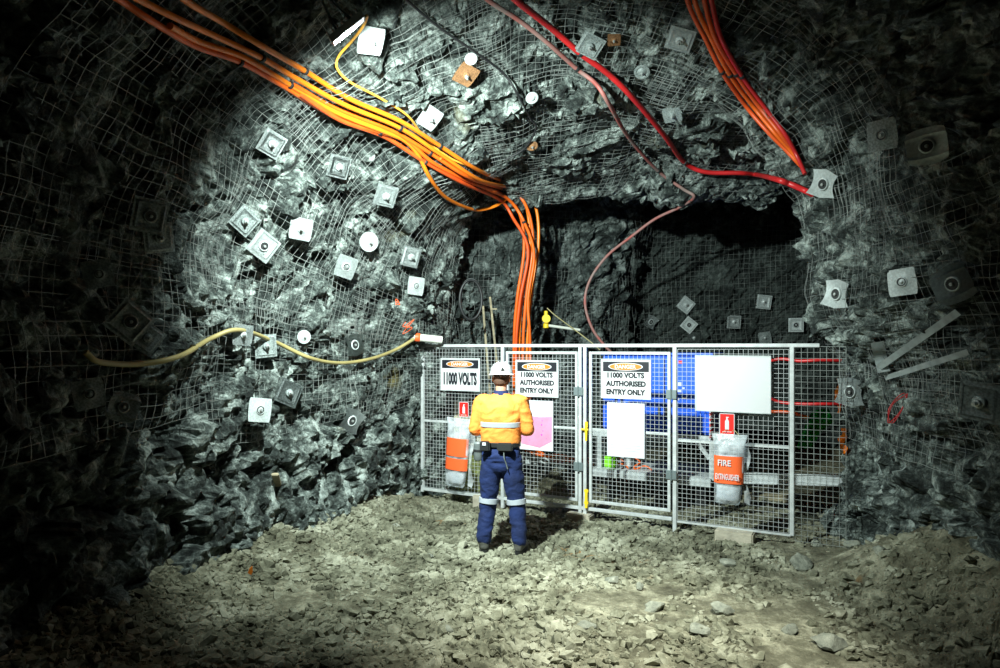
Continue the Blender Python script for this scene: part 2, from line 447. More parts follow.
def near_hit(px, py, r):
    """distance along the sight line to the nearest bit of rock within r pixels of it (at most 0.3 m nearer than the middle)"""
    o = V((0, 0, H0)); ts = []
    for dx, dy in ((0, 0), (r, 0), (-r, 0), (0, r), (0, -r), (.7*r, .7*r), (-.7*r, .7*r), (.7*r, -.7*r), (-.7*r, -.7*r)):
        for tree in (BVH_S, BVH_R): ts.append((ray(px+dx, py+dy, tree)[0]-o).length)
    c = min(ts[0], ts[1]); return max(min(ts), c-.3)
def on_rock(px, py, gap=.06):
    """a point resting against the rock where this sight line meets it, gap metres off the face"""
    h, n, d = ray(px, py, BVH_S)
    return V((0, 0, H0))+d*(near_hit(px, py, 4)-gap)

# ------------------------------------------------------------ floor
nx, ny = FNX, FNY
ys = np.concatenate([np.linspace(-2.5, 3.4, ny//6, endpoint=False), np.linspace(3.4, 8.6, ny*2//3, endpoint=False), np.linspace(8.6, 13.9, ny//6)])
xs = np.concatenate([np.linspace(-4.2, 4.2, nx, endpoint=False), np.linspace(4.2, 10.6, nx//6)])
gx, gy = np.meshgrid(xs, ys); P = np.stack([gx.ravel(), gy.ravel(), np.zeros(gx.size)], 1)
def sstep(a, b, x): t = np.clip((x-a)/(b-a), 0, 1); return t*t*(3-2*t)
def floor_z(P, fine=True):
    x, y = P[:, 0], P[:, 1]; P0 = P.copy(); P0[:, 2] = 0
    lx = np.interp(y, [t[0] for t in LW], [t[1] for t in LW])
    z = GROUND+.05*fbm(P0*.8, 3, 41)
    berm = sstep(2.75, 4.1, x+.18*fbm(P0*1.2, 3, 44))*(1-sstep(5.6, 7.0, y))
    z = z+.62*berm
    z = z+.30*sstep(.75, -.35, x-lx+.2*fbm(P0*1.1, 3, 45))*(1-sstep(8.2, 9.4, y))
    z = z+.10*np.exp(-((x-.8)**2+(y-4.6)**2)/.5)
    if fine:
        w = P0+.05*np.stack([fbm(P0*6, 2, 51), fbm(P0*6, 2, 52), 0*x], 1)
        m = np.clip(.35+1.1*fbm(P0*.9, 3, 61), .12, 1)*(1-.55*berm)
        a, e = facets(w/.16, 400, 1.); b, e2 = facets(w/.07, 500, 1.)
        z = z+m*(.042*a+.026*b-.022*np.exp(-e/.12)-.010*np.exp(-e2/.12))+.008*fbm(P0*14, 3, 71)+.05*berm*fbm(P0*4, 4, 72)
    return z
P[:, 2] = floor_z(P)
ny_, nx_ = gx.shape
idx = np.arange(ny_*nx_).reshape(ny_, nx_)
ff = np.stack([idx[:-1, :-1], idx[:-1, 1:], idx[1:, 1:], idx[1:, :-1]], -1).reshape(-1, 4)
o = np_mesh('floor', P, ff, M['floor']); tag(o, 'uneven muddy rock floor', 'floor', kind='structure')
def fz(x, y):
    return float(floor_z(np.array([[x, y, 0.]]))[0])

# gravel: broken shards nobody could count
def ico():
    b = bmesh.new(); bmesh.ops.create_icosphere(b, subdivisions=1, radius=1)
    v = np.array([tuple(x.co) for x in b.verts]); f = np.array([[x.index for x in q.verts] for q in b.faces]); b.free(); return v, f
IV, IF = ico()
def stones(n, pos, size, seed):
    r = np.random.default_rng(seed)
    v = np.sign(IV[None])*np.abs(IV[None])**.6*(1+r.uniform(-.42, .42, (n, 12, 3)))
    s = size[:, None]*np.stack([r.uniform(.7, 1.5, n), r.uniform(.55, 1.1, n), r.uniform(.38, .9, n)], 1)
    v = v*s[:, None, :]
    a = r.uniform(0, 2*PI, n); t = r.normal(0, .35, n); t2 = r.normal(0, .35, n)
    ct, st = np.cos(t), np.sin(t); x, y, z = v[..., 0], v[..., 1], v[..., 2]
    y, z = y*ct[:, None]-z*st[:, None], y*st[:, None]+z*ct[:, None]
    ct, st = np.cos(t2), np.sin(t2); x, z = x*ct[:, None]-z*st[:, None], x*st[:, None]+z*ct[:, None]
    ca, sa = np.cos(a), np.sin(a); x, y = x*ca[:, None]-y*sa[:, None], x*sa[:, None]+y*ca[:, None]
    v = np.stack([x, y, z], -1)+pos[:, None, :]
    f = IF[None]+12*np.arange(n)[:, None, None]
    return v.reshape(-1, 3), f.reshape(-1, 3)
n = NGRAV
gp = np.zeros((n*3, 3)); gp[:, 1] = 3.5+(9.6-3.5)*rng.random(n*3)**1.1
gp[:, 0] = rng.uniform(-3.2, 4.0, n*3)
dens = fbm(gp*.9, 3, 61)*1.3+.5+.25*fbm(gp*3, 2, 62)
dens *= np.where(gp[:, 0] > 2.75, .22, 1)
gp = gp[rng.random(n*3) < dens][:n]; n = len(gp)
gs = .008+.040*rng.random(n)**3.6
gp[:, 2] = floor_z(gp)+gs*.12
gv, gf = stones(n, gp, gs, 3)
o = np_mesh('gravel', gv, gf, M['gravel']); tag(o, 'broken grey rock shards and gravel strewn over the floor', 'gravel', kind='stuff')

# the rocks that stand out, each a thing
ROCKS = [  # px, py, size, label
 (722, 613, .10, 'dark grey angular rock, largest at the front centre right of the floor'),
 (447, 632, .07, 'small pale rock on the bare mud left of the bright patch'),
 (612, 541+40, .07, 'pale rock on the floor in front of the gate block'),
 (655, 612, .09, 'flat pale slab rock just left of the dark grey angular rock'),
 (728, 566, .10, 'dark rock on the floor in front of the right concrete block'),
 (800, 568, .13, 'broad flat grey rock between the right concrete block and the pillar foot'),
 (818, 548, .08, 'dark rock close against the foot of the right pillar'),
 (640, 588, .08, 'blocky rock in the middle of the bright floor patch'),
 (855, 560, .09, 'dark wedge of rock fallen at the pillar base'),
 (830, 645, .12, 'dark rock in the shadowed dip near the bottom right edge'),
 (790, 632, .09, 'pale rock beside the shadowed dip at bottom right'),
 (585, 640, .07, 'pale stone near the bottom edge in the brightest mud'),
 (700, 640, .09, 'grey rock near the bottom edge right of the bright mud'),
 (880, 585, .08, 'small grey rock on the slope under the right wall'),
 (430, 560, .05, 'small dark rock left of the worker on the gravel'),
 (395, 530, .06, 'grey rock on the floor near the left wall foot'),
 (268, 548, .07, 'pale grey rock at the foot of the dim left wall'),
]
for px, py, s, lab in ROCKS:
    Y = (H0-GROUND)*F/(py-HZ); p = W(px, py, Y)
    b = bmesh.new(); bmesh.ops.create_icosphere(b, subdivisions=3, radius=s)
    R = random.Random(px*31+py); sd = V((px, py, 0))
    planes = [(V((R.gauss(0, 1), R.gauss(0, 1), R.gauss(0, 1))).normalized(), R.uniform(.42, .85)) for _ in range(13)]
    ax = (R.uniform(.95, 1.35), R.uniform(.7, 1.), R.uniform(.5, .75))
    for v in b.verts:
        dd = v.co.normalized(); k = 1.
        for pn, pd in planes:
            c = dd.dot(pn)
            if c > .05: k = min(k, pd/c)
        v.co = V((dd.x*ax[0], dd.y*ax[1], dd.z*ax[2]))*s*k*(1+.05*mnoise.noise(dd*6+sd))
    o = obj('loose_rock', b, M['loose'])
    o.location = (p.x, p.y, fz(p.x, p.y)+s*.28); o.rotation_euler = (0, 0, px*.37)
    tag(o, lab, 'rock', 'loose rocks on the floor')

# ------------------------------------------------------------ weld mesh bolted over the rock
def drape(name, label, origin, fu, nu, nv, step, seed, gap=.03, sub=2, r=.0026, rag=.06):
    """origin(u, v) -> (start point, direction); lines every `step`"""
    R = random.Random(seed); V_ = []; F_ = []; base = 0
    tilt = R.uniform(-.06, .06)
    def pt(u, v):
        o, d = fu(u+tilt*v, v-tilt*u)
        h, n, i, t = BVH_S.ray_cast(o, d)
        if h is None: return None
        if n.dot(d) > 0: n = -n
        wob = mnoise.noise(h*1.7+V((seed, 0, 0)))*.05
        return h+n*(gap+.02*mnoise.noise(h*5)+abs(wob))+V((mnoise.noise(h*3+V((9, seed, 0))), mnoise.noise(h*3+V((0, 5, seed))), mnoise.noise(h*3.3)))*.018
    def line(fn, m):
        nonlocal base
        run = []
        def flush():
            nonlocal base, run
            if len(run) > 2:
                vs, fs, mm, k = tube_np(run, r, 3)
                V_.extend([tuple(v) for v in vs]); F_.extend([tuple(i+base for i in f) for f in fs]); base += len(vs)
            run = []
        for k in range(m+1):
            p = fn(k)
            if p is None or (run and (p-run[-1]).length > .4): flush()
            if p is not None: run.append(p)
        flush()
    for a in range(nu+1):
        if R.random() < rag*.4: continue
        line(lambda k: pt(a*step, k*step/sub), nv*sub+R.randint(-1, 1))
    for c in range(nv+1):
        if R.random() < rag*.4: continue
        line(lambda k: pt(k*step/sub, c*step), nu*sub+R.randint(-1, 1))
    if not V_: print('EMPTY SHEET', name, label); return
    o = np_mesh(name, np.array(V_), np.array(F_), M['wire'], smooth=True)
    return tag(o, label, 'wire mesh', 'weld mesh sheets bolted over the rock')

def cyl(y0, a0, rad=2.9, ax=(.45, 1.7)):
    """sheet on the arch: u runs along the drive, v round the arch"""
    def f(u, v):
        a = math.radians(a0)-v/rad
        return V((ax[0], y0+u, ax[1])), V((math.cos(a), 0, math.sin(a)))
    return f
S1 = .08
sheets = [
 ('wire mesh sheet low on the dim near end of the left wall', cyl(3.6, 188), 29, 15),
 ('wire mesh sheet over the dark near left wall above the big paired plates', cyl(3.7, 166), 28, 21),
 ('wire mesh sheet low on the left wall where the yellow hose hangs', cyl(5.8, 192), 26, 17),
 ('wire mesh sheet on the middle left wall around the bright tilted plate', cyl(5.75, 168), 28, 22),
 ('wire mesh sheet at the lit far end of the left wall by the pipe stub', cyl(7.8, 197), 24, 19),
 ('wire mesh sheet on the bright left wall below the orange cable bundle', cyl(7.75, 170), 25, 21),
 ('wire mesh sheet on the roof shoulder in the dark beside the floodlight', cyl(4.2, 136), 22, 24),
 ('wire mesh sheet on the brightly lit roof shoulder next to the floodlight', cyl(5.9, 137), 25, 25),
 ('wire mesh sheet on the roof shoulder where the orange cables turn down', cyl(7.8, 139), 24, 25),
 ('wire mesh sheet along the crown of the roof at the top of the photo', cyl(4.9, 103), 26, 25),
 ('wire mesh sheet on the crown of the roof under the twin red cables', cyl(6.9, 104), 36, 25),
 ('wire mesh sheet on the right roof shoulder around the orange-red cables', cyl(5.2, 68), 25, 28),
 ('wire mesh sheet on the roof between the red cables and the right pillar', cyl(7.1, 68), 32, 16),
 ('wire mesh sheet on the upper right wall behind the two large dim plates', cyl(4.2, 30), 20, 25),
 ('wire mesh sheet wrapped round the upper edge of the right pillar', cyl(5.6, 33), 24, 25),
 ('wire mesh sheet lower on the right pillar around the steel straps', cyl(5.2, 4), 28, 11),
]
for i, (lab, f, nu, nv) in enumerate(sheets): drape('wire_mesh', lab, None, f, nu, nv, S1, i*7+1)
def plan(o, du, w):
    o, du, w = V(o), V(du).normalized(), V(w).normalized()
    return lambda u, v: (o+du*u+V((0, 0, v)), w)
drape('wire_mesh', 'wire mesh sheet over the dark far wall of the chamber', None, plan((2.6, 10.5, 0), (1, 0, 0), (0, 1, 0)), 58, 44, .1, 200, gap=.05, r=.0028)
drape('wire_mesh', 'wire mesh sheet down the recess wall behind the hanging orange cables', None, plan((-.55, 9.9, .3), (.78, .62, 0), (-.62, .78, 0)), 40, 42, .1, 210)
# ------------------------------------------------------------ the fence across the drive
F0 = V((-1.06, 9.1, 0)); FD = V((.8802, -.4746, 0)); FN = V((-.4746, -.8802, 0))     # origin, direction, face towards us
FROT = math.atan2(FD.y, FD.x)
def S(px, back=0.):
    """distance along the fence line (or a line `back` metres behind it) for an image column"""
    o = F0-FN*back; k = (px-500)/F
    return (k*o.y-o.x)/(FD.x-k*FD.y)
def FY(px, back=0.): return (F0-FN*back+FD*S(px, back)).y
def FZ(px, py, back=0.): return H0-(py-HZ)*FY(px, back)/F
FR = Matrix.Rotation(FROT, 3, 'Z')
def at_fence(s, z, back=0.): p = F0+FD*s-FN*back; return V((p.x, p.y, z))
# every fence thing is an Empty turned to the fence line: local x along it, local y away from us
def ftag(name, s, z, back, label, cat, group=None): return empty(name, at_fence(s, z, back), label, cat, FROT, group)

sp = [S(423), S(503), S(583), S(675), S(792)]
TOP = 1.955; BOT = .02
fr = ftag('fence', 0, 0, 0, 'pale galvanised post and rail frame of the fence across the drive', 'fence frame')
for i, s in enumerate(sp):
    lo = [-.02, -.10, -.10, -.20, 0][i]
    w = .042
    if i == 2:
        obj('post', BX((s-.032, 0, (TOP+lo)/2), (.04, .045, TOP-lo), bev=.004), M['fence'], fr)
        obj('post', BX((s+.030, 0, (TOP+lo)/2), (.04, .045, TOP-lo), bev=.004), M['fence'], fr)
    else: obj('post', BX((s, 0, (TOP+lo)/2), (w if i != 1 else .042, .05, TOP-lo), bev=.004), M['fence'], fr)
obj('top_rail', BX((S(817)/2, 0, TOP+.012), (S(817)+.05, .045, .038), bev=.004), M['fence'], fr)
obj('bottom_rail', BX(((S(672))/2, -.003, BOT), (S(672), .04, .038), bev=.004), M['fence'], fr)

def wires(x0, x1, z0, z1, y=0., pitch=.05, r=.0022):
    vs, fs, b = [], [], 0
    def w(a, c):
        nonlocal b
        v, f, m, n = tube_np([a, c], r, 4); vs.extend([tuple(q) for q in v]); fs.extend([tuple(i+b for i in g) for g in f]); b += len(v)
    n = round((x1-x0)/pitch); m = round((z1-z0)/pitch)
    for i in range(n+1): x = x0+(x1-x0)*i/n; w((x, y, z0), (x, y, z1))
    for i in range(m+1): z = z0+(z1-z0)*i/m; w((x0, y-.004, z), (x1, y-.004, z))
    return vs, fs
def wirepart(x0, x1, z0, z1, par, y=.0, m=None, **k):
    v, f = wires(x0, x1, z0, z1, y, **k); return np_mesh('wire_infill', np.array(v), np.array(f), m or M['fence'], par)

# fixed panel on the left
p = ftag('wire_fence', 0, 0, 0, 'fixed wire panel at the left end of the fence with the 11000 VOLTS sign', 'fence panel', 'fixed fence panels')
wirepart(.03, sp[1]-.02, .05, TOP-.03, p); obj('mid_rail', BX((sp[1]/2, .012, .95), (sp[1]-.05, .03, .03), bev=.003), M['fence'], p)
# fixed panel on the right
p = ftag('wire_fence', sp[3], 0, 0, 'fixed wire panel right of the gates holding the blank white board', 'fence panel', 'fixed fence panels')
L = sp[4]-sp[3]
wirepart(.03, L-.03, .02, TOP-.03, p); obj('mid_rail', BX((L/2, .014, FZ(720, 443)), (L-.05, .03, .035), bev=.003), M['fence'], p)
obj('bottom_edge', BX((L/2, 0, .0), (L, .02, .02)), M['fence'], p)
# loose mesh between the last post and the rock pillar
p = ftag('mesh_infill_sheet', sp[4], 0, 0, 'thin dark wire mesh closing the gap between fence and rock pillar', 'wire mesh')
wirepart(.03, S(846)-sp[4], -.05, TOP+.0, p, m=M['wire'], pitch=.06, r=.0028)

def gate(s0, s1, hinge_right, label):
    g = ftag('gate', s0, 0, -.012, label, 'gate', 'pair of gate leaves')
    L = s1-s0; z0, z1 = .10, TOP-.06; t = .032
    b = bmesh.new()
    box(b, (t/2, 0, (z0+z1)/2), (t, .04, z1-z0), bev=.003); box(b, (L-t/2, 0, (z0+z1)/2), (t, .04, z1-z0), bev=.003)
    box(b, (L/2, 0, z0+t/2), (L-2*t, .04, t), bev=.003); box(b, (L/2, 0, z1-t/2), (L-2*t, .04, t), bev=.003)
    obj('gate_frame', b, M['fence'], g)
    wirepart(t, L-t, z0+t, z1-t, g)
    obj('mid_rail', BX((L/2, .012, .97), (L-2*t, .028, .03), bev=.003), M['fence'], g)
    hx = L+.012 if hinge_right else -.01
    for hz in (.52, 1.42):
        b = bmesh.new(); box(b, (hx-.03, -.028, hz), (.055, .012, .10), bev=.003); box(b, (hx+.03, -.028, hz), (.055, .012, .10), bev=.003)
        tube(b, [(hx, -.034, hz-.06), (hx, -.034, hz+.06)], .012, 8)
        obj('hinge', b, M['hinge'], g, smooth=.6)
    return g, L
g, L = gate(S(507), S(578.5), True, 'left gate leaf with the worker standing before it')
g2, L2 = gate(S(590), S(671), True, 'right gate leaf with blue cabinet showing behind it')
b = bmesh.new(); x = -.03; box(b, (x, -.03, FZ(586, 428)), (.035, .02, .16), bev=.004); tube(b, [(x-.06, -.045, FZ(586, 429)), (x+.03, -.045, FZ(586, 429))], .012, 8); tube(b, [(x+.005, -.05, FZ(586, 426)), (x+.005, -.055, FZ(586, 440))], .014, 8)
obj('latch', b, M['yellow'], g2, smooth=.6)
b = bmesh.new(); tube(b, [(-.03, -.035, .04), (-.03, -.035, .26)], .019, 8); box(b, (-.03, -.03, .24), (.05, .02, .03)); box(b, (-.03, -.03, .1), (.05, .02, .03))
obj('drop_bolt', b, M['yellow'], g2, smooth=.6)
# concrete blocks
def block(px, pyt, pyb, wpx, label, back=0.):
    s = S(px, back); zt = FZ(px, pyt, back); zb = FZ(px, pyb, back); w = (S(px+wpx/2, back)-S(px-wpx/2, back))
    p = at_fence(s, 0, back); b = BX((0, 0, 0), (w, .2, zt-zb+.05), bev=.012)
    for v in b.verts: v.co += V((mnoise.noise(v.co*9), mnoise.noise(v.co*8+V((3, 0, 0))), mnoise.noise(v.co*7)))*.006
    o = obj('concrete_block', b, M['concrete']); o.location = (p.x, p.y, (zt+zb)/2-.025); o.rotation_euler = (0, 0, FROT)
    tag(o, label, 'concrete block', 'concrete blocks under the fence')
block(580, 513, 525, 24, 'concrete block under the middle double post of the gates', -.02)
block(735, 530, 547, 38, 'long concrete block under the right end panel of the fence', -.04)
block(487, 495, 506, 22, 'concrete block under the left panel, mostly behind the worker', .03)

# ------------------------------------------------------------ signs, boards and papers hung on the fence
def hung(name, px0, py0, px1, py1, label, cat, group=None, y=-.045, name_part=None, m='white', rim=None, thick=.006):
    s0, s1 = S(px0, -.05), S(px1, -.05); pm = (px0+px1)/2; z1, z0 = FZ(pm, py0, -.05), FZ(pm, py1, -.05)
    t = ftag(name, (s0+s1)/2, (z0+z1)/2, -.045, label, cat, group); w, h = s1-s0, z1-z0
    obj('panel', BX((0, 0, 0), (w, thick, h), bev=.0015), M[m], t)
    if rim:
        b = bmesh.new(); e = rim
        for sx in (-1, 1): box(b, (sx*(w/2-e/2), -.002, 0), (e, thick+.004, h)); box(b, (0, -.002, sx*(h/2-e/2)), (w-2*e, thick+.004, e))
        obj('rim', b, M['skid'], t)
    return t, w, h
def danger(px0, py0, px1, py1, lines, label, condensed=False):
    t, w, h = hung('danger_sign', px0, py0, px1, py1, label, 'sign', 'danger signs', rim=.016)
    zt = h/2-.026; hh = h*.25
    obj('header', BX((0, -.005, zt-hh/2), (w-.05, .004, hh)), M['signblack'], t)
    for nm, sc, m, y in (('oval_border', 1., 'paper', -.009), ('oval', .93, 'signorange', -.0115)):
        b = bmesh.new(); n = 40
        prism(b, [(sc*(w*.345)*math.cos(2*PI*k/n), zt-hh/2+(hh*.40 if sc == 1 else hh*.34)*math.sin(2*PI*k/n)) for k in range(n)], y-.0015, y+.0015)
        obj(nm, b, M[m], t)
    text('lettering', 'DANGER', 0, zt-hh/2, w*.42, hh*.40, -.0145, M['paper'], t, .02)
    rem = h*.75-.05; n = len(lines); zb = -h/2+.03
    if n == 1: text('lettering', lines[0], 0, zb+rem*.48, w*.84, rem*.62, -.0045, M['signblack'], t, .06)
    else:
        for k, s in enumerate(lines):
            wd = {0: .74, 1: .80, 2: .78}[k]
            text('lettering', s, 0, zb+rem*(1-(k+.5)/n), w*wd, rem/n*.68, -.0045, M['signblack'], t, .055)
danger(440.5, 358, 480, 391, ['11000 VOLTS'], 'danger sign at the left end of the fence reading only 11000 VOLTS')
danger(515.5, 360, 558.5, 397, ['11000 VOLTS', 'AUTHORISED', 'ENTRY ONLY'], 'authorised entry danger sign on the left gate above the pink print')
danger(601, 359.5, 651, 399, ['11000 VOLTS', 'AUTHORISED', 'ENTRY ONLY'], 'authorised entry danger sign on the right gate in front of the blue cabinet')
t, w, h = hung('white_board', 695, 355.5, 771, 412.5, 'large blank white board on the right fence panel', 'board', rim=.012)
t, w, h = hung('notice_paper', 607, 403, 644.5, 457.5, 'white notice sheet below the danger sign on the right gate', 'paper', m='paper', thick=.004)
b = bmesh.new()
random.seed(3)
for k in range(17): box(b, ((-.5+random.uniform(.42, .46))*w*.2, -.003, h*.42-k*h*.05), (w*random.uniform(.6, .8), .001, h*.006))
obj('print_lines', b, M['skid'], t)
t, w, h = hung('plan_print', 520, 400.5, 553, 450.5, 'paper print with a pink drawing on the left gate beside the worker', 'paper', m='paper', thick=.004)
b = bmesh.new()
prism(b, [(-w*.46, -h*.38), (w*.10, -h*.44), (w*.46, -h*.30), (w*.47, h*.19), (w*.1, h*.17), (-w*.3, h*.19), (-w*.46, h*.14)], -.0045, -.003)
obj('pink_drawing', b, M['pink'], t)
b = bmesh.new()
for x, z, r in ((.16, .02, .009), (.16, -.18, .011), (.18, .1, .006), (-.12, -.08, .006), (.2, -.1, .006), (-.2, -.3, .005), (.3, -.25, .005)):
    lathe(b, [(r, 0), (r, .0015)], 10, (x*w, -.0045, z*h), (0, -1, 0))
obj('purple_marks', b, M['magenta'], t)

def fire_tag(px0, py0, px1, py1, label, backing=None):
    t, w, h = hung('fire_sign', px0, py0, px1, py1, label, 'sign', 'fire extinguisher signs', m='safetyred', y=-.06)
    b = bmesh.new(); e = .006
    for sx in (-1, 1): box(b, (sx*(w/2-e/2), -.003, 0), (e, .004, h)); box(b, (0, -.003, sx*(h/2-e/2)), (w, .004, e))
    box(b, (0, -.003, -h*.37), (w*.6, .002, h*.03)); obj('border', b, M['paper'], t)
    b = bmesh.new(); k = w*.13
    prism(b, [(-k, -h*.26), (k, -h*.26), (k, h*.12), (k*.6, h*.2), (k*.35, h*.23), (k*.35, h*.3), (k*.9, h*.3), (k*.9, h*.34), (-k*.5, h*.34), (-k*.35, h*.23), (-k*.6, h*.2), (-k, h*.12)], -.0055, -.003)
    obj('extinguisher_symbol', b, M['paper'], t)
fire_tag(719.5, 413.5, 734.5, 434.5, 'small red fire extinguisher sign below the white board')
fire_tag(459, 402, 468.5, 417, 'small red fire extinguisher sign on the left panel near the worker')

def bag(px0, py0, px1, py1, tilt, label, lab, lettering):
    s0, s1 = S(px0, -.1), S(px1, -.1); pm = (px0+px1)/2; z1, z0 = FZ(pm, py0, -.1), FZ(pm, py1, -.1); w, h = s1-s0, z1-z0
    t = empty('plastic_bag', at_fence((s0+s1)/2, (z0+z1)/2, -.12), label, 'bag', FROT, 'clear plastic bags of fire gear')
    t.rotation_euler = (0, tilt, FROT)
    def ring(bmx, prof, n=28, sq=1.):
        rows = []
        for z, rx, ry, cx in prof:
            rows.append([bmx.verts.new((cx+rx*math.copysign(abs(math.cos(a))**sq, math.cos(a)), ry*math.copysign(abs(math.sin(a))**sq, math.sin(a))+.004*math.sin(5*a+z*30), z)) for a in [2*PI*k/n for k in range(n)]])
        for a, c in zip(rows, rows[1:]):
            for k in range(n): bmx.faces.new((a[k], a[(k+1) % n], c[(k+1) % n], c[k]))
        return rows
    b = bmesh.new(); rows = ring(b, [(-h*.5, w*.30, .015, -.02), (-h*.47, w*.34, .05, -.02), (-h*.3, w*.38, .07, -.015), (0, w*.41, .075, 0), (h*.22, w*.43, .07, .0), (h*.38, w*.44, .045, 0), (h*.48, w*.5, .012, 0), (h*.5, w*.5, .006, 0)], sq=.8)
    b.faces.new(rows[0]); obj('pouch', b, M['film'], t, smooth=.9)
    # skirt of spare film folded at the right
    b = bmesh.new(); vs = []
    for k in range(9):
        z = h*(.34-.8*k/8); vs.append((b.verts.new((w*.40, .02, z)), b.verts.new((w*(.50+.07*math.sin(k*1.1)), .035+.02*math.sin(k*2.), z-.02))))
    for a, c in zip(vs, vs[1:]): b.faces.new((a[0], a[1], c[1], c[0]))
    obj('loose_flap', b, M['film'], t, smooth=.9)
    # pale folded blanket inside
    b = bmesh.new(); rows = ring(b, [(-h*.44, w*.26, .03, -.02), (-h*.40, w*.31, .048, -.02), (-h*.2, w*.33, .05, -.01), (h*.12, w*.33, .045, -.01), (h*.2, w*.25, .03, -.01)]); b.faces.new(rows[0]); b.faces.new(rows[-1])
    obj('contents', b, M[lab[2]], t, smooth=.7)
    for z1_, z0_ in lab[:2]:
        if z1_ is None: continue
        b = bmesh.new(); zz0, zz1 = h*z0_, h*z1_; n = 12
        f = []
        for k in range(n+1):
            a = PI+PI*(.03+.94*k/n); x = (w*.415)*math.copysign(abs(math.cos(a))**.8, math.cos(a))-.005; y = .084*math.copysign(abs(math.sin(a))**.8, math.sin(a))
            f.append((x, y))
        va = [[b.verts.new((x, y-d, z)) for x, y in f] for d, z in ((0, zz0), (0, zz1))]
        for k in range(n): b.faces.new((va[0][k], va[0][k+1], va[1][k+1], va[1][k]))
        obj('label_band', b, M['labelorange'], t, smooth=.9)
    for s, cx, z, ww, hh in lettering: text('lettering', s, cx*w, z*h, ww*w, hh*h, -.095, M['paper'], t, .02)
    b = bmesh.new(); tube(b, [(-w*.3, 0, h*.47), (-w*.1, .06, h*.56), (0, .08, h*.5)], .003, 5); tube(b, [(w*.3, 0, h*.47), (w*.1, .06, h*.56), (0, .08, h*.5)], .003, 5)
    obj('tie', b, M['rope'], t)
bag(712, 434, 748, 504, 0, 'clear plastic bag with red label hung under the white board', ((.20, -.19), (None, None), 'paper'), [('FIRE', -.1, .105, .36, .085), ('EXTINGUISHER', -.02, -.09, .66, .085)])
bag(446, 418, 472, 487, .06, 'clear plastic bag with two orange bands at the left end of the fence', ((.22, -.04), (-.07, -.24), 'paper'), [])

# ------------------------------------------------------------ behind the fence
def cab():
    bk = 1.35; s0, s1 = S(603, bk), S(712, bk); L = s1-s0; zt, zb = FZ(660, 355, bk), FZ(690, 434, bk)
    t = ftag('electrical_cabinet', s0, 0, bk, 'bright blue steel electrical cabinet behind the right gate', 'cabinet')
    D = .85; zm = (zt+zb)/2; h = zt-zb
    obj('body', BX((L/2, D/2, zm), (L, D, h), bev=.015), M['blue'], t)
    obj('roof_lip', BX((L/2, D/2-.02, zt+.012), (L+.04, D+.05, .03), bev=.006), M['blue'], t)
    xs = [0, S(665, bk)-s0, S(676, bk)-s0, L]
    for k, (a, c) in enumerate([(xs[0], xs[1]), (xs[1], S(697, bk)-s0), (S(697, bk)-s0, L)]):
        d = obj('door', BX(((a+c)/2, -.014, zm-.01), (c-a-.02, .022, h-.08), bev=.004), M['blue'], t)
        if k < 2:
            hx = c-.07 if k == 0 else a+.03
            b = bmesh.new(); z = FZ(658, 411, bk); box(b, (hx, -.035, z), (.035, .02, .12), bev=.004); tube(b, [(hx, -.05, z+.03), (hx+.01, -.06, z-.09)], .012, 8)
            obj('handle', b, M['hole'], d, smooth=.6)
    b = bmesh.new(); xg = xs[1]
    obj('door_gap', BX((xg, -.003, zm), (.016, .01, h-.06)), M['bluedark'], t)
    for px, py, w_, h_ in ((680, 384, .05, .05), (680, 391, .05, .03), (684, 388, .03, .02), (685, 398, .06, .02), (679, 399, .02, .03)):
        obj('sticker', BX((S(px, bk)-s0, -.029, FZ(px, py, bk)), (w_, .004, h_)), M['paper'], t)
    obj('warning_sticker', BX((S(681, bk)-s0, -.029, FZ(681, 362, bk)), (.05, .004, .04)), M['safetyred'], t)
    return t
cab()
def skid():
    bk = 1.25; s0 = S(593, bk); t = ftag('equipment_skid', s0, 0, bk, 'pale steel skid frame carrying the blue cabinet', 'skid frame')
    X = lambda px, b=bk: S(px, b)-s0
    zr = FZ(650, 436, bk); zp = FZ(640, 474, bk)
    for dy in (0, 1.0):
        n = 'upper_rail'; obj(n, BX(((X(585)+X(714))/2, dy, zr), (X(714)-X(585), .07, .09), bev=.006), M['skid'], t)
        obj('lower_rail', BX(((X(593)+X(712))/2, dy-.05, zp-.03), (X(712)-X(593), .08, .09), bev=.006), M['skid'], t)
    obj('platform', BX(((X(593)+X(712))/2, .42, zp+.02), (X(712)-X(593), 1.0, .03), bev=.004), M['skid'], t)
    for px in (600, 712):
        for dy in (0, 1.0): obj('leg', BX((X(px), dy, (zr+zp)/2), (.06, .06, zr-zp), bev=.004), M['skid'], t)
    b = bmesh.new(); bar(b, (X(697), -.01, zr-.03), (X(710), -.01, zr-.24), .05, .05); obj('brace', b, M['skid'], t)
    for px in (610, 700):
        for dy in (.05, .95): obj('foot', BX((X(px), dy, (zp-.08+GROUND)/2-.01), (.1, .1, zp-.08-GROUND+.06), bev=.005), M['hole'], t)
    # long lower beam carrying on to the right
    return X
skid()
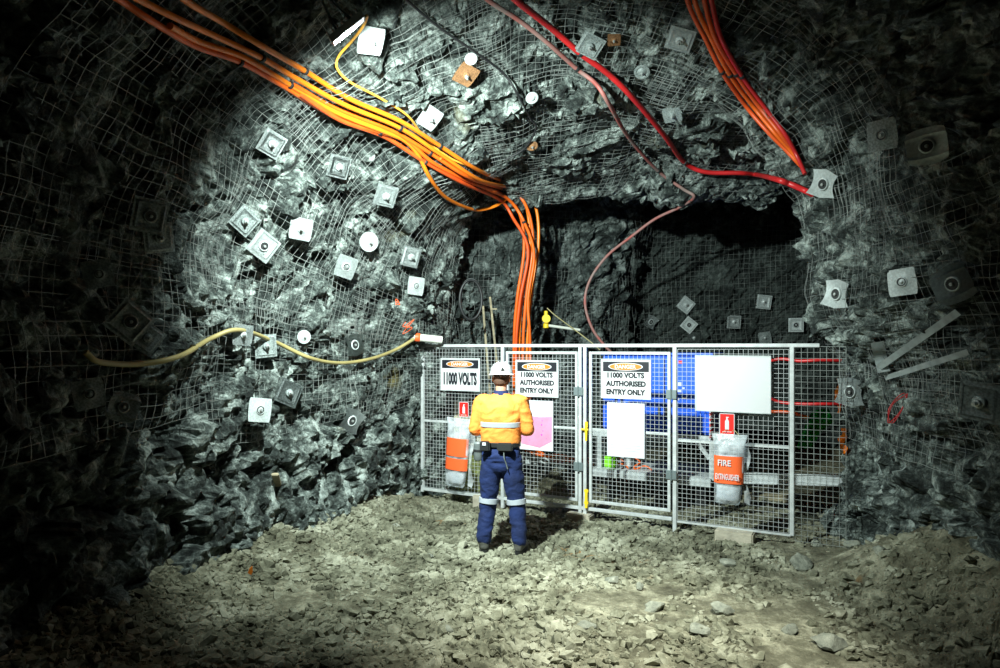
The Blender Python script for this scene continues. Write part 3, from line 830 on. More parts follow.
def beam(name, pa, ya, pb, yb, back, w, hh, label, cat, m='skid', group=None):
    a = at_fence(S(pa, back), FZ(pa, ya, back), back); c = at_fence(S(pb, back), FZ(pb, yb, back), back)
    b = bmesh.new(); mid = (a+c)/2; bar(b, a-mid, c-mid, w, hh, bev=.005); bmesh.ops.transform(b, matrix=Matrix.Identity(4), verts=b.verts)
    # open channel lip
    d = (c-a).normalized(); bar(b, a-mid+V((0, 0, hh/2))+FN*w*.5, c-mid+V((0, 0, hh/2))+FN*w*.5, .03, .012)
    bar(b, a-mid-V((0, 0, hh/2))+FN*w*.5, c-mid-V((0, 0, hh/2))+FN*w*.5, .03, .012)
    o = obj(name, b, M[m]); o.location = mid; return tag(o, label, cat, group)
beam('steel_channel', 716, 477, 846, 480, 1.15, .07, .12, 'long pale steel channel lying behind the right fence panel', 'steel channel')
beam('steel_channel', 506, 458, 612, 463, 1.9, .08, .12, 'pale steel channel behind the left gate under the loose orange cable', 'steel channel')
beam('timber_sleeper', 742, 498, 850, 500, 2.2, .2, .12, 'dim timber sleeper on the ground behind the right channel', 'timber', m='timber')
def post_free(name, px, y0, y1, back, r, m, label, cat):
    p = at_fence(S(px, back), 0, back); b = bmesh.new(); za, zb_ = FZ(px, y0, back), FZ(px, y1, back)
    lathe(b, [(r, 0), (r, za-zb_-.01), (r*.8, za-zb_)], 14); o = obj(name, b, M[m], smooth=.6); o.location = (p.x, p.y, zb_); return tag(o, label, cat)
post_free('striped_post', 711.5, 411, 441, 1.05, .028, 'stripes', 'short red and white striped post beside the cabinet', 'post')
# lime tool box, black reel, cream box
def plat_z(): return FZ(640, 474, 1.25)+.035
p = at_fence(S(611, 1.4), plat_z(), 1.4); t = empty('tool_box', p, 'small lime green box on the platform behind the right gate', 'box', FROT)
obj('box_body', BX((0, 0, .06), (.16, .14, .12), bev=.012), M['lime'], t); obj('lid', BX((0, 0, .132), (.17, .15, .03), bev=.008), M['lime'], t); b = bmesh.new(); tube(b, spline([(-.05, 0, .145), (-.04, 0, .18), (.04, 0, .18), (.05, 0, .145)], 4), .008, 6); obj('handle', b, M['black'], t)
p = at_fence(S(599, 1.4), plat_z()+.10, 1.42); t = empty('cable_reel', p, 'small black reel on the platform left of the lime box', 'reel', FROT)
b = bmesh.new(); lathe(b, [(.10, -.05), (.10, -.035), (.05, -.035), (.05, .035), (.10, .035), (.10, .05)], 24, (0, 0, 0), (0, 1, 0)); obj('spool', b, M['black'], t, smooth=.6)
b = bmesh.new(); lathe(b, [(.02, -.055), (.02, .055)], 12, (0, 0, 0), (0, 1, 0)); obj('hub', b, M['skid'], t, smooth=.6)
p = at_fence(S(630, 1.5), plat_z(), 1.5); t = empty('junction_box', p, 'small grey junction box on the platform right of the lime box', 'box', FROT)
obj('box_body', BX((0, 0, .07), (.14, .12, .14), bev=.01), M['pouch'], t); obj('cover', BX((0, -.064, .07), (.11, .01, .11), bev=.003), M['skid'], t)
bk = .55; p = at_fence(S(474, bk), 0, bk); t = empty('pump_box', p, 'cream steel box behind the left fence panel with yellow-green base', 'box', FROT)
zt, zm_, zb_ = FZ(474, 402, bk), FZ(474, 452, bk), FZ(474, 492, bk); wd = S(495, bk)-S(453, bk)
obj('cover', BX((0, .2, (zt+zm_)/2), (wd, .4, zt-zm_), bev=.015), M['cream'], t)
obj('base', BX((0, .2, (zm_+zb_)/2-.03), (wd*.92, .38, zm_-zb_-.06), bev=.015), M['yellowgreen'], t)
b = bmesh.new()
for k in range(6): box(b, (0, -.004, zm_+(zt-zm_)*(.2+.12*k)), (wd*.6, .008, .012))
obj('vent_slats', b, M['skid'], t)
p = at_fence(S(441, .5), 0, .5); b = bmesh.new(); lathe(b, [(.05, -.03), (.06, 0), (.055, .1), (.025, .14), (.025, .17), (0, .175)], 16)
o = obj('yellow_marker', b, M['yellow'], smooth=.6); o.location = (p.x, p.y, .02); tag(o, 'small yellow marker on the ground behind the left fence panel', 'marker')

# green sheet draped over a red hose
def green_sheet():
    b = bmesh.new(); nx_, nz_ = 16, 24; g = []
    tv = [0, .25, .7, 1]; lx, ly, rx, ry = [810, 806, 800, 797], [414, 423, 437, 447], [829, 834, 820, 812], [409, 421, 432, 448]
    for j in range(nz_+1):
        row = []
        for i in range(nx_+1):
            u, v = i/nx_, j/nz_; a = [float(np.interp(v, tv, q)) for q in (lx, ly, rx, ry)]
            px = a[0]+(a[2]-a[0])*u; py = a[1]+(a[3]-a[1])*u-2.5*math.sin(PI*u)*(1-v)+1.5*math.sin(u*14)*v
            back = .95+.035*math.sin(u*13+v*3)+.03*math.sin(v*11+u*4)
            row.append(b.verts.new(W(px, py, FY(px, back))))
        g.append(row)
    for j in range(nz_):
        for i in range(nx_): b.faces.new((g[j][i], g[j][i+1], g[j+1][i+1], g[j+1][i]))
    bmesh.ops.solidify(b, geom=b.faces[:], thickness=.006)
    return tag(obj('plastic_sheet', b, M['green'], smooth=1.), 'crumpled bright green plastic sheet hanging by the rock pillar', 'sheet')
green_sheet()
def cable(name, pts, r, m, label, cat, group=None, per=8, n=8, clip=None):
    """clip: list of point numbers that carry a tie; the ties are parts"""
    c = V(pts[0]); b = bmesh.new(); P_ = spline([V(p)-c for p in pts], per); tube(b, P_, r, n)
    o = obj(name, b, M[m], smooth=1.2); o.location = c; tag(o, label, cat, group)
    for k in (clip or []):
        q = P_[k*per]; q2 = P_[min(k*per+1, len(P_)-1)]; d = (q2-q).normalized(); bb = bmesh.new()
        lathe(bb, [(r*1.3, -.015), (r*1.45, -.012), (r*1.45, .012), (r*1.3, .015)], 10, q, d); tube(bb, [q, q+V((.01, .02, .07))], .004, 5); obj('cable_tie', bb, M['hole'], o)
    return o
def fpts(seq, back=None): return [W(px, py, FY(px, bb)) for px, py, bb in seq]
cable('red_hose', fpts([(770, 361, 1.2), (782, 359, 1.25), (800, 361, 1.2), (822, 360, 1.2), (850, 361, 1.4), (880, 361, 1.8)]), .02, 'red', 'upper red hose running level from behind the white board to the pillar', 'hose', 'red hoses behind the fence')
cable('red_hose', fpts([(768, 397, 1.2), (780, 402, 1.25), (800, 404, 1.2), (825, 404, 1.2), (850, 404, 1.4), (880, 404, 1.8)]), .02, 'red', 'middle red hose sagging behind the right fence post', 'hose', 'red hoses behind the fence')
cable('red_hose', fpts([(766, 412, 1.3), (785, 412, 1.3), (800, 415, 1.25), (806, 417, 1.25)]), .02, 'redorange', 'short dark red hose just left of the green sheet', 'hose', 'red hoses behind the fence')
cable('orange_hose', fpts([(802, 417, 1.1), (812, 417, 1.1), (824, 416, 1.05)]), .02, 'orange2', 'short orange hose above the green sheet', 'hose')
for k, (pts, lab) in enumerate([
  ([(518, 446, 1.7), (530, 452, 1.6), (545, 456, 1.5), (560, 455, 1.5), (575, 459, 1.6), (592, 459, 1.8)], 'lowest orange cable lying loose behind the left gate'),
  ([(519, 440, 1.8), (527, 447, 1.7), (540, 452, 1.6), (552, 459, 1.6), (570, 461, 1.7), (600, 463, 1.8)], 'orange cable crossing on top of the loose coil behind the left gate'),
  ([(600, 462, 1.5), (622, 464, 1.45), (632, 470, 1.35), (645, 466, 1.45), (652, 472, 1.4), (640, 474, 1.35)], 'thin orange lead tangled on the platform beside the grey box'),
  ([(616, 455, 1.5), (625, 462, 1.45), (630, 456, 1.5), (640, 462, 1.5), (634, 468, 1.4), (650, 474, 1.35)], 'second thin orange lead looped behind the notice sheet')]):
    cable('loose_cable', fpts(pts), .022 if k < 2 else .012, 'orange', lab, 'cable', 'loose orange cables behind the fence')
# ------------------------------------------------------------ the worker
PY_ = 6.65
px0 = V((.012, PY_, 0)); gz = GROUND+.04
man = empty('person', (px0.x, px0.y, gz), 'person in white helmet, orange shirt and navy trousers standing before the left gate', 'person', math.radians(-9))
def limb(bm, pts, rs, n=14, flat=1., per=5):
    """tapered tube, rounded ends; flat squeezes it front to back"""
    P_ = spline(pts, per) if len(pts) > 2 else [V(p) for p in pts]
    t = np.linspace(0, 1, len(P_)); R_ = list(np.interp(t, np.linspace(0, 1, len(rs)), rs))
    d0 = (P_[0]-P_[1]).normalized(); d1 = (P_[-1]-P_[-2]).normalized()
    P_ = [P_[0]+d0*R_[0]*.8, P_[0]+d0*R_[0]*.5]+P_+[P_[-1]+d1*R_[-1]*.5, P_[-1]+d1*R_[-1]*.8]
    R_ = [R_[0]*.4, R_[0]*.83]+R_+[R_[-1]*.83, R_[-1]*.4]
    tube(bm, P_, R_, n)
def rings(bm, prof, n=36, sq=.85, cap=True):
    """prof: (z, rx, ry, cx, cy) super-ellipse rings"""
    rows = []
    for z, rx, ry, cx, cy in prof:
        row = []
        for k in range(n):
            a = 2*PI*k/n; c, s = math.cos(a), math.sin(a)
            row.append(bm.verts.new((cx+rx*math.copysign(abs(c)**sq, c), cy+ry*math.copysign(abs(s)**sq, s), z)))
        rows.append(row)
    for a, b in zip(rows, rows[1:]):
        for k in range(n): bm.faces.new((a[k], a[(k+1) % n], b[(k+1) % n], b[k]))
    if cap: bm.faces.new(list(reversed(rows[0]))); bm.faces.new(rows[-1])
def fused(name, bm, m, parent, voxel=.01, sm=4, wrinkle=0., wf=(9, 9, 16), seed=0):
    me = remeshed(bm, voxel, sm); co, no = mesh_arrays(me)
    if wrinkle:
        p = co*np.array(wf); p = p+.8*np.stack([fbm(co*7, 2, seed+1), fbm(co*7, 2, seed+2), fbm(co*7, 2, seed+3)], 1)
        r = 1-np.abs(vnoise(p, seed)); r2 = 1-np.abs(vnoise(p*2.1, seed+9))
        co = co+no*(wrinkle*(r*1.6+r2*.6-1.3))[:, None]
        me.vertices.foreach_set('co', co.astype(np.float32).ravel()); me.update()
    me.name = name; me.materials.clear(); me.materials.append(m)
    me.polygons.foreach_set('use_smooth', np.ones(len(me.polygons), dtype=bool))
    o = bpy.data.objects.new(name, me); COL.objects.link(o); o.parent = parent; return o
# joints
SH = {-1: V((-.195, .0, 1.475)), 1: V((.195, .0, 1.475))}
EL = {-1: V((-.262, -.01, 1.21)), 1: V((.268, .0, 1.215))}
WR = {-1: V((-.115, .245, 1.16)), 1: V((.120, .240, 1.19))}
HIP = {-1: V((-.095, 0, .90)), 1: V((.10, 0, .90))}
KN = {-1: V((-.135, .03, .485)), 1: V((.150, .025, .485))}
AN = {-1: V((-.170, -.01, .10)), 1: V((.185, -.01, .10))}
# body: one continuous figure
b = bmesh.new()
rings(b, [(.88, .13, .09, 0, 0), (1.0, .155, .10, 0, 0), (1.12, .145, .095, 0, 0), (1.28, .165, .11, 0, 0), (1.42, .18, .105, 0, 0), (1.50, .15, .08, 0, 0), (1.55, .065, .06, 0, .0)])
limb(b, [(0, -.005, 1.50), (0, .0, 1.58), (0, .012, 1.66)], [.062, .056, .058])
# head with brow, nose, cheeks, chin and ears
hb = bmesh.new(); bmesh.ops.create_uvsphere(hb, u_segments=40, v_segments=28, radius=1)
HC = V((0, .028, 1.715))
for v in hb.verts:
    c = v.co.copy(); x, y, z = c
    j = max(0, -z); w = .076*(1-.30*j**1.6); dep = .096*(1-.12*j)
    p = V((x*w, y*dep, z*.117))
    if y > 0:
        nose = math.exp(-((x*w)/.013)**2)*max(0, 1-abs(p.z+.022)/.04)*.026
        brow = math.exp(-((p.z-.018)/.010)**2)*math.exp(-(x/.6)**2)*.007
        eye = sum(math.exp(-((p.x-s*.031)/.014)**2-((p.z-.002)/.010)**2) for s in (-1, 1))*-.009
        mouth = math.exp(-(p.x/.024)**2)*(math.exp(-((p.z+.058)/.006)**2)+math.exp(-((p.z+.070)/.007)**2))*.006
        chin = math.exp(-(p.x/.02)**2-((p.z+.096)/.014)**2)*.012
        p.y += nose+brow+eye+mouth+chin
    v.co = p+HC
hm = bpy.data.meshes.new('h'); hb.to_mesh(hm); hb.free(); b.from_mesh(hm); bpy.data.meshes.remove(hm)
for s in (-1, 1):
    limb(b, [HC+V((s*.077, -.012, -.03)), HC+V((s*.084, -.02, .0)), HC+V((s*.080, -.016, .022))], [.010, .015, .011], 10)
for s in (-1, 1):
    limb(b, [SH[s]+V((-s*.05, 0, 0)), SH[s], SH[s].lerp(EL[s], .5), EL[s], EL[s].lerp(WR[s], .4), WR[s]], [.055, .058, .050, .043, .040, .028], 14)
    limb(b, [HIP[s], HIP[s].lerp(KN[s], .5), KN[s], KN[s].lerp(AN[s], .35), AN[s]], [.085, .080, .056, .056, .038], 16)
    limb(b, [AN[s]+V((0, 0, -.03)), AN[s]+V((s*.02, .08, -.06)), AN[s]+V((s*.03, .15, -.07))], [.036, .034, .026], 10)
    # hand: palm, four bent fingers of unequal length, thumb from the side
    d = (V((-s*.62, .62, -.10))).normalized(); nrm = V((-s*.35, -.45, -.8)).normalized(); nrm = (nrm-d*nrm.dot(d)).normalized(); side = d.cross(nrm)*s
    side = side if side.z > 0 or abs(side.z) < .2 else side
    w0 = WR[s]
    for q in (-.026, -.009, .009, .026): limb(b, [w0-d*.005+side*q*.5, w0+d*.05+side*q, w0+d*.088+side*q], [.017, .016, .0125], 8)
    for i, (q, ln) in enumerate(((.030, .070), (.011, .080), (-.009, .074), (-.028, .058))):
        k = w0+d*.088+side*q; c1 = (d*.86+nrm*.5).normalized(); c2 = (d*.35+nrm*.94).normalized(); c3 = (d*-.25+nrm).normalized()
        a1 = k+c1*ln*.45; a2 = a1+c2*ln*.32; a3 = a2+c3*ln*.23
        limb(b, [k, a1, a2, a3], [.0098, .0092, .0085, .0072], 8, per=3)
    tb = w0+d*.028+side*.034
    limb(b, [w0+d*.02+side*.02, tb, tb+(d*.6+side*.6+nrm*.4).normalized()*.034, tb+(d*.75+side*.45+nrm*.55).normalized()*.062], [.014, .0135, .0105, .0085], 8, per=3)
fused('body', b, M['skin'], man, .0055, 2)
for s in (-1, 1):
    b = bmesh.new(); bmesh.ops.create_uvsphere(b, u_segments=16, v_segments=10, radius=.0115, matrix=Matrix.Translation(HC+V((s*.031, .081, .002)))); e = obj('eye', b, M['eye'], man, smooth=2.)
    b = bmesh.new(); bmesh.ops.create_uvsphere(b, u_segments=12, v_segments=8, radius=.0055, matrix=Matrix.Translation(HC+V((s*.031, .0885, .002)))); obj('iris', b, M['iris'], e, smooth=2.)
b = bmesh.new(); tube(b, [HC+V((-.022, .088, -.063)), HC+V((-.01, .096, -.062)), HC+V((.01, .096, -.062)), HC+V((.022, .088, -.063))], .003, 6); obj('mouth', b, M['lip'], man, smooth=2.)
# short hair: back and sides under the helmet
b = bmesh.new(); bmesh.ops.create_uvsphere(b, u_segments=32, v_segments=24, radius=1, matrix=Matrix.Translation(HC) @ Matrix.Diagonal((.083, .103, .121, 1)))
bmesh.ops.delete(b, geom=[v for v in b.verts if (v.co-HC).z < -.065 or ((v.co-HC).y > .03 and (v.co-HC).z < .05) or ((v.co-HC).y > -.01 and (v.co-HC).z < -.02)], context='VERTS')
for v in b.verts: v.co += (v.co-HC).normalized()*.004*mnoise.noise(v.co*60)
bmesh.ops.solidify(b, geom=b.faces[:], thickness=.008)
obj('hair', b, M['hair'], man, smooth=2.)
# helmet
hel = bpy.data.objects.new('helmet', None)
b = bmesh.new(); n = 40; rows = []
for z, r in [(-.004, 1.02), (.0, 1.03), (.02, 1.0), (.05, .95), (.08, .83), (.10, .66), (.115, .42), (.122, .18), (.124, .02)]:
    rows.append([b.verts.new((r*.112*math.cos(2*PI*k/n), r*.132*math.sin(2*PI*k/n)+.003, z)) for k in range(n)])
for a, c in zip(rows, rows[1:]):
    for k in range(n): b.faces.new((a[k], a[(k+1) % n], c[(k+1) % n], c[k]))
b.faces.new(rows[-1]); bmesh.ops.solidify(b, geom=b.faces[:], thickness=.003)
T = Matrix.Translation(HC+V((0, -.008, .045))) @ Matrix.Rotation(math.radians(-5), 4, 'X') @ Matrix.Rotation(math.radians(14), 4, 'Z')
bmesh.ops.transform(b, matrix=T, verts=b.verts); hel = obj('helmet', b, M['helmet'], man, smooth=.9)
b = bmesh.new(); rows = []
for rr, z in ((1.0, .002), (1.12, -.004), (1.14, -.010), (1.0, -.006)):
    rows.append([b.verts.new((rr*.113*math.cos(a), (rr*.133+(.045*(rr-1)/.14*max(0, math.sin(a))**2 if rr > 1 else 0))*math.sin(a)+.003, z)) for a in [2*PI*k/n for k in range(n)]])
for a, c in zip(rows, rows[1:]+rows[:1]):
    for k in range(n): b.faces.new((a[k], a[(k+1) % n], c[(k+1) % n], c[k]))
bmesh.ops.transform(b, matrix=T, verts=b.verts); obj('brim', b, M['helmet'], hel, smooth=.9)
b = bmesh.new()
for x in (-.035, 0, .035): tube(b, [V((x, .125*math.cos(t)*math.sqrt(max(0, 1-(x/.112)**2)), .012+.115*math.sin(t)*math.sqrt(max(0, 1-(x/.112)**2)))) for t in [PI*k/16 for k in range(1, 16)]], .005, 6)
bmesh.ops.transform(b, matrix=T, verts=b.verts); obj('crown_ridge', b, M['helmet'], hel, smooth=.9)
b = bmesh.new()
prism(b, [(-.018, .025), (.002, .025), (.008, .045), (-.004, .058), (-.012, .048)], -.134, -.120); prism(b, [(.006, .028), (.016, .028), (.014, .044), (.009, .044)], -.133, -.120)
bmesh.ops.transform(b, matrix=T, verts=b.verts); obj('back_emblem', b, M['hole'], hel)
# trousers
b = bmesh.new()
rings(b, [(.80, .10, .10, 0, 0), (.86, .175, .118, .0, -.008), (.96, .188, .128, 0, -.012), (1.04, .178, .118, 0, -.005), (1.09, .172, .112, 0, 0)])
for s in (-1, 1):
    limb(b, [HIP[s]+V((0, 0, .02)), HIP[s].lerp(KN[s], .45), KN[s], KN[s].lerp(AN[s], .5), AN[s]+V((0, -.004, .05)), AN[s]+V((0, .0, .015))], [.106, .105, .084, .080, .074, .074], 20)
tr = fused('trousers', b, M['navy'], man, .011, 3, .010, (8, 8, 15), 21)
for s in (-1, 1):
    b = bmesh.new(); c = KN[s]+V((s*-.002, 0, .005)); d = (AN[s]-KN[s]).normalized()
    lathe(b, [(.094, -.027), (.0985, -.024), (.0985, .024), (.094, .027)], 28, c, d); obj('leg_band', b, M['silver'], tr, smooth=.6)
# shirt
b = bmesh.new()
rings(b, [(1.055, .185, .125, 0, 0), (1.10, .196, .136, 0, 0), (1.20, .198, .136, 0, -.004), (1.34, .212, .140, 0, -.008), (1.44, .212, .128, 0, -.008), (1.50, .185, .105, 0, -.004), (1.545, .11, .08, 0, 0), (1.57, .07, .066, 0, 0)])
for s in (-1, 1):
    limb(b, [SH[s]+V((-s*.07, 0, .0)), SH[s], SH[s].lerp(EL[s], .5), EL[s]], [.075, .083, .074, .066], 18)
    limb(b, [EL[s], EL[s].lerp(WR[s], .16)], [.066, .060], 18)
sh = fused('shirt', b, M['hivis'], man, .010, 3, .009, (8, 8, 11), 51)
for s in (-1, 1):
    b = bmesh.new(); limb(b, [EL[s].lerp(WR[s], .22), EL[s].lerp(WR[s], .6), EL[s].lerp(WR[s], .95)], [.060, .050, .042], 16); fused('lower_sleeve', b, M['navy'], sh, .009, 2, .006, (9, 9, 12), 61)
    b = bmesh.new(); d = (WR[s]-EL[s]).normalized(); lathe(b, [(.066, -.022), (.0695, -.018), (.067, .018), (.062, .022)], 24, EL[s].lerp(WR[s], .2), d); obj('sleeve_band', b, M['silver'], sh, smooth=.6)
b = bmesh.new(); rings(b, [(1.24, .205, .143, 0, -.004), (1.243, .2085, .147, 0, -.004), (1.288, .211, .150, 0, -.006), (1.291, .207, .145, 0, -.006)], cap=False); obj('chest_band', b, M['silver'], sh, smooth=.6)
b = bmesh.new(); rings(b, [(1.555, .085, .080, 0, -.002), (1.575, .074, .074, 0, 0), (1.598, .070, .070, 0, .003), (1.596, .064, .064, 0, .003), (1.56, .068, .068, 0, 0)], cap=False, sq=1); obj('collar', b, M['navy'], sh, smooth=.9)
# belt with its gear
b = bmesh.new(); rings(b, [(1.045, .188, .130, 0, -.004), (1.048, .196, .137, 0, -.004), (1.088, .196, .137, 0, -.004), (1.092, .19, .132, 0, -.004)], cap=False); belt = obj('belt', b, M['black'], man, smooth=.6)
b = bmesh.new(); tube(b, [(-.225, -.03, .90), (-.225, -.03, .915), (-.225, -.03, 1.07), (-.225, -.03, 1.085)], [.038, .048, .048, .036], 20); c = obj('canister', b, M['pouch'], belt, smooth=.6)
b = bmesh.new(); lathe(b, [(.050, -.012), (.052, -.01), (.052, .01), (.050, .012)], 20, (-.225, -.03, 1.0)); obj('clip_band', b, M['black'], c, smooth=.6)
obj('belt_pouch', BX((-.135, -.155, 1.06), (.10, .05, .10), bev=.012), M['black'], belt)
obj('battery_pack', BX((.06, -.158, 1.055), (.15, .045, .085), bev=.012), M['hole'], belt)
obj('white_tag', BX((-.14, -.184, 1.085), (.035, .006, .03), bev=.002), M['paper'], belt)
b = bmesh.new(); tube(b, spline([(.05, -.16, 1.02), (.055, -.165, .95), (.07, -.15, .90), (.085, -.14, .84)], 4), .006, 6); obj('lanyard', b, M['pouch'], belt, smooth=.9)
# boots
for s in (-1, 1):
    b = bmesh.new(); a = AN[s]; yaw = s*.22; f = V((math.sin(yaw), math.cos(yaw), 0))
    limb(b, [a+V((0, -.0, .06)), a+V((0, -.012, -.01)), a+V((0, -.01, -.04))], [.058, .058, .052], 16)
    limb(b, [a-f*.035+V((0, 0, -.052)), a+f*.06+V((0, 0, -.050)), a+f*.135+V((0, 0, -.058)), a+f*.175+V((0, 0, -.062))], [.044, .046, .044, .034], 14)
    for v in b.verts: v.co.z = max(v.co.z, .012)
    bt = fused('boot', b, M['boot'], man, .009, 2, .003, (12, 12, 20), 71)
    b = bmesh.new(); pts = []
    for k in range(28):
        t = 2*PI*k/28; y = .145*math.cos(t)+.055; x = .049*math.sin(t)*(1+.12*math.cos(t)); pts.append(a+f*y+V((f.y, -f.x, 0))*x)
    lo = [b.verts.new((p.x, p.y, -.012)) for p in pts]; hi = [b.verts.new((p.x, p.y, .016)) for p in pts]
    b.faces.new(lo); b.faces.new(hi)
    for k in range(28): b.faces.new((lo[k], lo[(k+1) % 28], hi[(k+1) % 28], hi[k]))
    obj('sole', b, M['black'], bt)
# ------------------------------------------------------------ cables on the roof and wall
def roof(seq, gap=.08):
    out = []
    for s in seq:
        if len(s) == 3: out.append(W(*s))
        else: out.append(on_rock(s[0], s[1], gap))
    return out
OR = [
 ([(160, -25), (185, 0), (222, 22), (262, 46), (305, 71), (350, 99), (400, 121), (440, 146), (478, 170), (510, 184, 9.55), (527, 190, 9.7), (537, 213, 9.8), (538, 250, 9.85), (531, 300, 9.9), (527, 345, 9.9), (526, 400, 9.95), (522, 446, 10)], 'orange2', 'thick orange cable along the top edge of the main bundle'),
 ([(105, -20), (140, 0), (180, 20), (215, 36), (262, 58), (297, 79), (345, 105), (400, 128), (440, 154), (480, 180), (512, 189, 9.5), (526, 205, 9.65), (530, 250, 9.75), (522, 300, 9.8), (519, 345, 9.85), (519, 440, 9.95)], 'orange2', 'middle orange cable of the main bundle over the left wall'),
 ([(85, -20), (120, 0), (150, 20), (195, 46), (240, 62), (285, 87), (330, 114), (380, 132), (408, 142), (435, 164), (475, 184), (505, 196, 9.45), (520, 215, 9.6), (524, 250, 9.7), (517, 300, 9.78), (514, 345, 9.85), (514, 440, 9.95)], 'orange', 'lowest orange cable of the main bundle over the left wall'),
 ([(170, 26), (200, 42), (245, 58), (290, 85), (335, 112), (385, 132), (405, 141), (418, 155), (430, 178), (444, 196), (462, 206), (478, 210), (495, 206, 9.3), (506, 199, 9.4)], 'orange2', 'yellow-orange cable that droops in a loop below the bundle'),
 ([(292, 84), (335, 108), (392, 131), (430, 153), (470, 178), (505, 190, 9.4), (524, 202, 9.55), (533, 240, 9.68), (526, 300, 9.75), (523, 345, 9.8), (523, 400, 9.85), (524, 446, 9.9)], 'orange', 'orange cable tucked between the upper cables of the bundle'),
 ([(300, 94), (340, 120), (385, 137), (425, 162), (465, 184), (500, 200, 9.3), (513, 218, 9.5), (528, 250, 9.6), (520, 300, 9.68), (516, 345, 9.74), (517, 400, 9.8), (517, 446, 9.9)], 'redorange', 'darkest red-orange cable of the hanging bundle'),
 ([(440, 158), (480, 186), (508, 199, 9.35), (524, 222, 9.5), (534, 255, 9.6), (528, 300, 9.66), (530, 345, 9.7), (530, 446, 9.9)], 'orange', 'rightmost orange cable where the bundle drops behind the gate'),
]
for pts, m, lab in OR:
    gaps = .10 if 'top' in lab or 'middle' in lab else .06
    cable('power_cable', roof(pts, gaps), .023, m, lab, 'cable', 'orange power cables over the left wall', per=7, n=8, clip=[4, 7] if len(pts) > 14 else [3])
cable('lamp_lead', roof([(360, 22, 4.5), (367, 16, 4.7), (362, 28, 5.0), (351, 42, 5.5), (339, 56), (337, 68), (350, 82), (380, 98), (408, 116), (425, 138), (450, 158), (480, 170), (508, 182, 9.4), (525, 189, 9.5)], .05), .011, 'yellowcord', 'thin yellow-orange lead running from the floodlight down to the bundle', 'cable', per=8)
RO = [([(683, -20), (690, 8), (705, 38), (722, 72), (745, 105), (768, 132), (786, 150), (801, 166)], 'redorange', 'leftmost red-orange cable of the bundle above the pillar'),
 ([(690, -20), (697, 8), (711, 38), (730, 75), (752, 105), (774, 132), (790, 150), (803, 168)], 'orange', 'brighter orange cable in the bundle above the pillar'),
 ([(700, -20), (706, 8), (716, 40), (736, 74), (757, 104), (779, 132), (792, 150), (804, 170)], 'redorange', 'third cable of the bundle above the pillar, dark red-orange'),
 ([(708, -20), (713, 8), (722, 40), (742, 76), (763, 105), (785, 134), (796, 154), (805, 174)], 'red', 'rightmost dark red cable of the bundle above the pillar')]
for pts, m, lab in RO: cable('power_cable', roof(pts, .07), .021, m, lab, 'cable', 'cables on the roof above the right pillar', clip=[3])
cable('power_cable', roof([(500, -18), (516, 0), (550, 27), (580, 53), (607, 73), (632, 97), (664, 135), (684, 162), (705, 172), (740, 173), (758, 175), (775, 179), (790, 184), (806, 191), (812, 194)], .09), .03, 'red', 'bright red cable curving from the roof top to the right pillar', 'cable', per=8, clip=[3, 7])
cable('power_cable', roof([(470, -18), (488, 0), (520, 21), (550, 45), (577, 69), (596, 84), (609, 104), (629, 138), (658, 171), (683, 189), (694, 197, 9.3), (680, 207, 9.7), (655, 219, 10.), (632, 236, 10.2), (607, 256, 10.4), (590, 280, 10.5), (585, 303, 10.5), (592, 328, 10.5), (606, 347, 10.5), (622, 362, 10.5)], .09), .022, 'pinkred', 'dusty red cable that curls off the roof and hangs in the dark recess', 'cable', per=8, clip=[4, 8])
cable('thin_black_cable', roof([(385, -20), (410, 3), (440, 28), (475, 52), (503, 73), (518, 95), (530, 118), (536, 128), (525, 148), (505, 160)], .06), .012, 'black', 'thin black cable following the roof mesh left of the red cables', 'cable')
cable('water_hose', roof([(85, 352), (100, 362), (140, 364), (180, 356), (212, 338), (240, 330), (275, 342), (310, 358), (340, 363), (370, 359), (395, 350), (414, 339, 8.7)], .10), .021, 'hose', 'dull yellow hose looping across the left wall to the pipe stub', 'hose', per=8)

# pipe stub sticking out of the wall with its orange tie
a, c_ = W(404, 336, 8.75), W(442, 340, 8.85)
b = bmesh.new(); tube(b, [V((0, 0, 0)), c_-a], .05, 16); t = empty('pipe_stub', a, 'short pale pipe stub pointing right out of the left wall', 'pipe')
obj('pipe', b, M['pvc'], t, smooth=.6)
b = bmesh.new(); d = (c_-a).normalized(); lathe(b, [(.052, 0), (.058, .01), (.058, .06), (.052, .07)], 18, (c_-a)*.28, d); obj('orange_band', b, M['labelorange'], t, smooth=.6)
b = bmesh.new(); lathe(b, [(.03, 0), (.042, .0), (.042, .008), (.03, .008)], 18, (c_-a)*1.005, d); obj('open_end', b, M['hole'], t)
random.seed(11)
for (px, py, k, lab) in [(410, 326, 1, 'loop of thin orange twine above the pipe stub'), (397, 302, .4, 'scrap of orange twine on the bright wall above the stub')]:
    pts = [W(px+k*random.uniform(-7, 7), py+k*random.uniform(-8, 8), 8.6+random.uniform(-.04, .04)) for _ in range(9)]
    base = on_rock(px, py, .1); off = base-W(px, py, 8.6)
    cable('twine_scrap', [p+off for p in pts], .004, 'labelorange', lab, 'twine', 'orange twine scraps')
random.seed(12)
base = on_rock(898, 408, .12)
cable('red_wire_scrap', [base+V((.09*math.cos(k*1.3)*(1+.3*math.sin(k)), -.03, .13*math.sin(k*1.3+.3*k))) for k in range(10)], .0035, 'red', 'thin red wire scrap curled on the right pillar', 'wire')

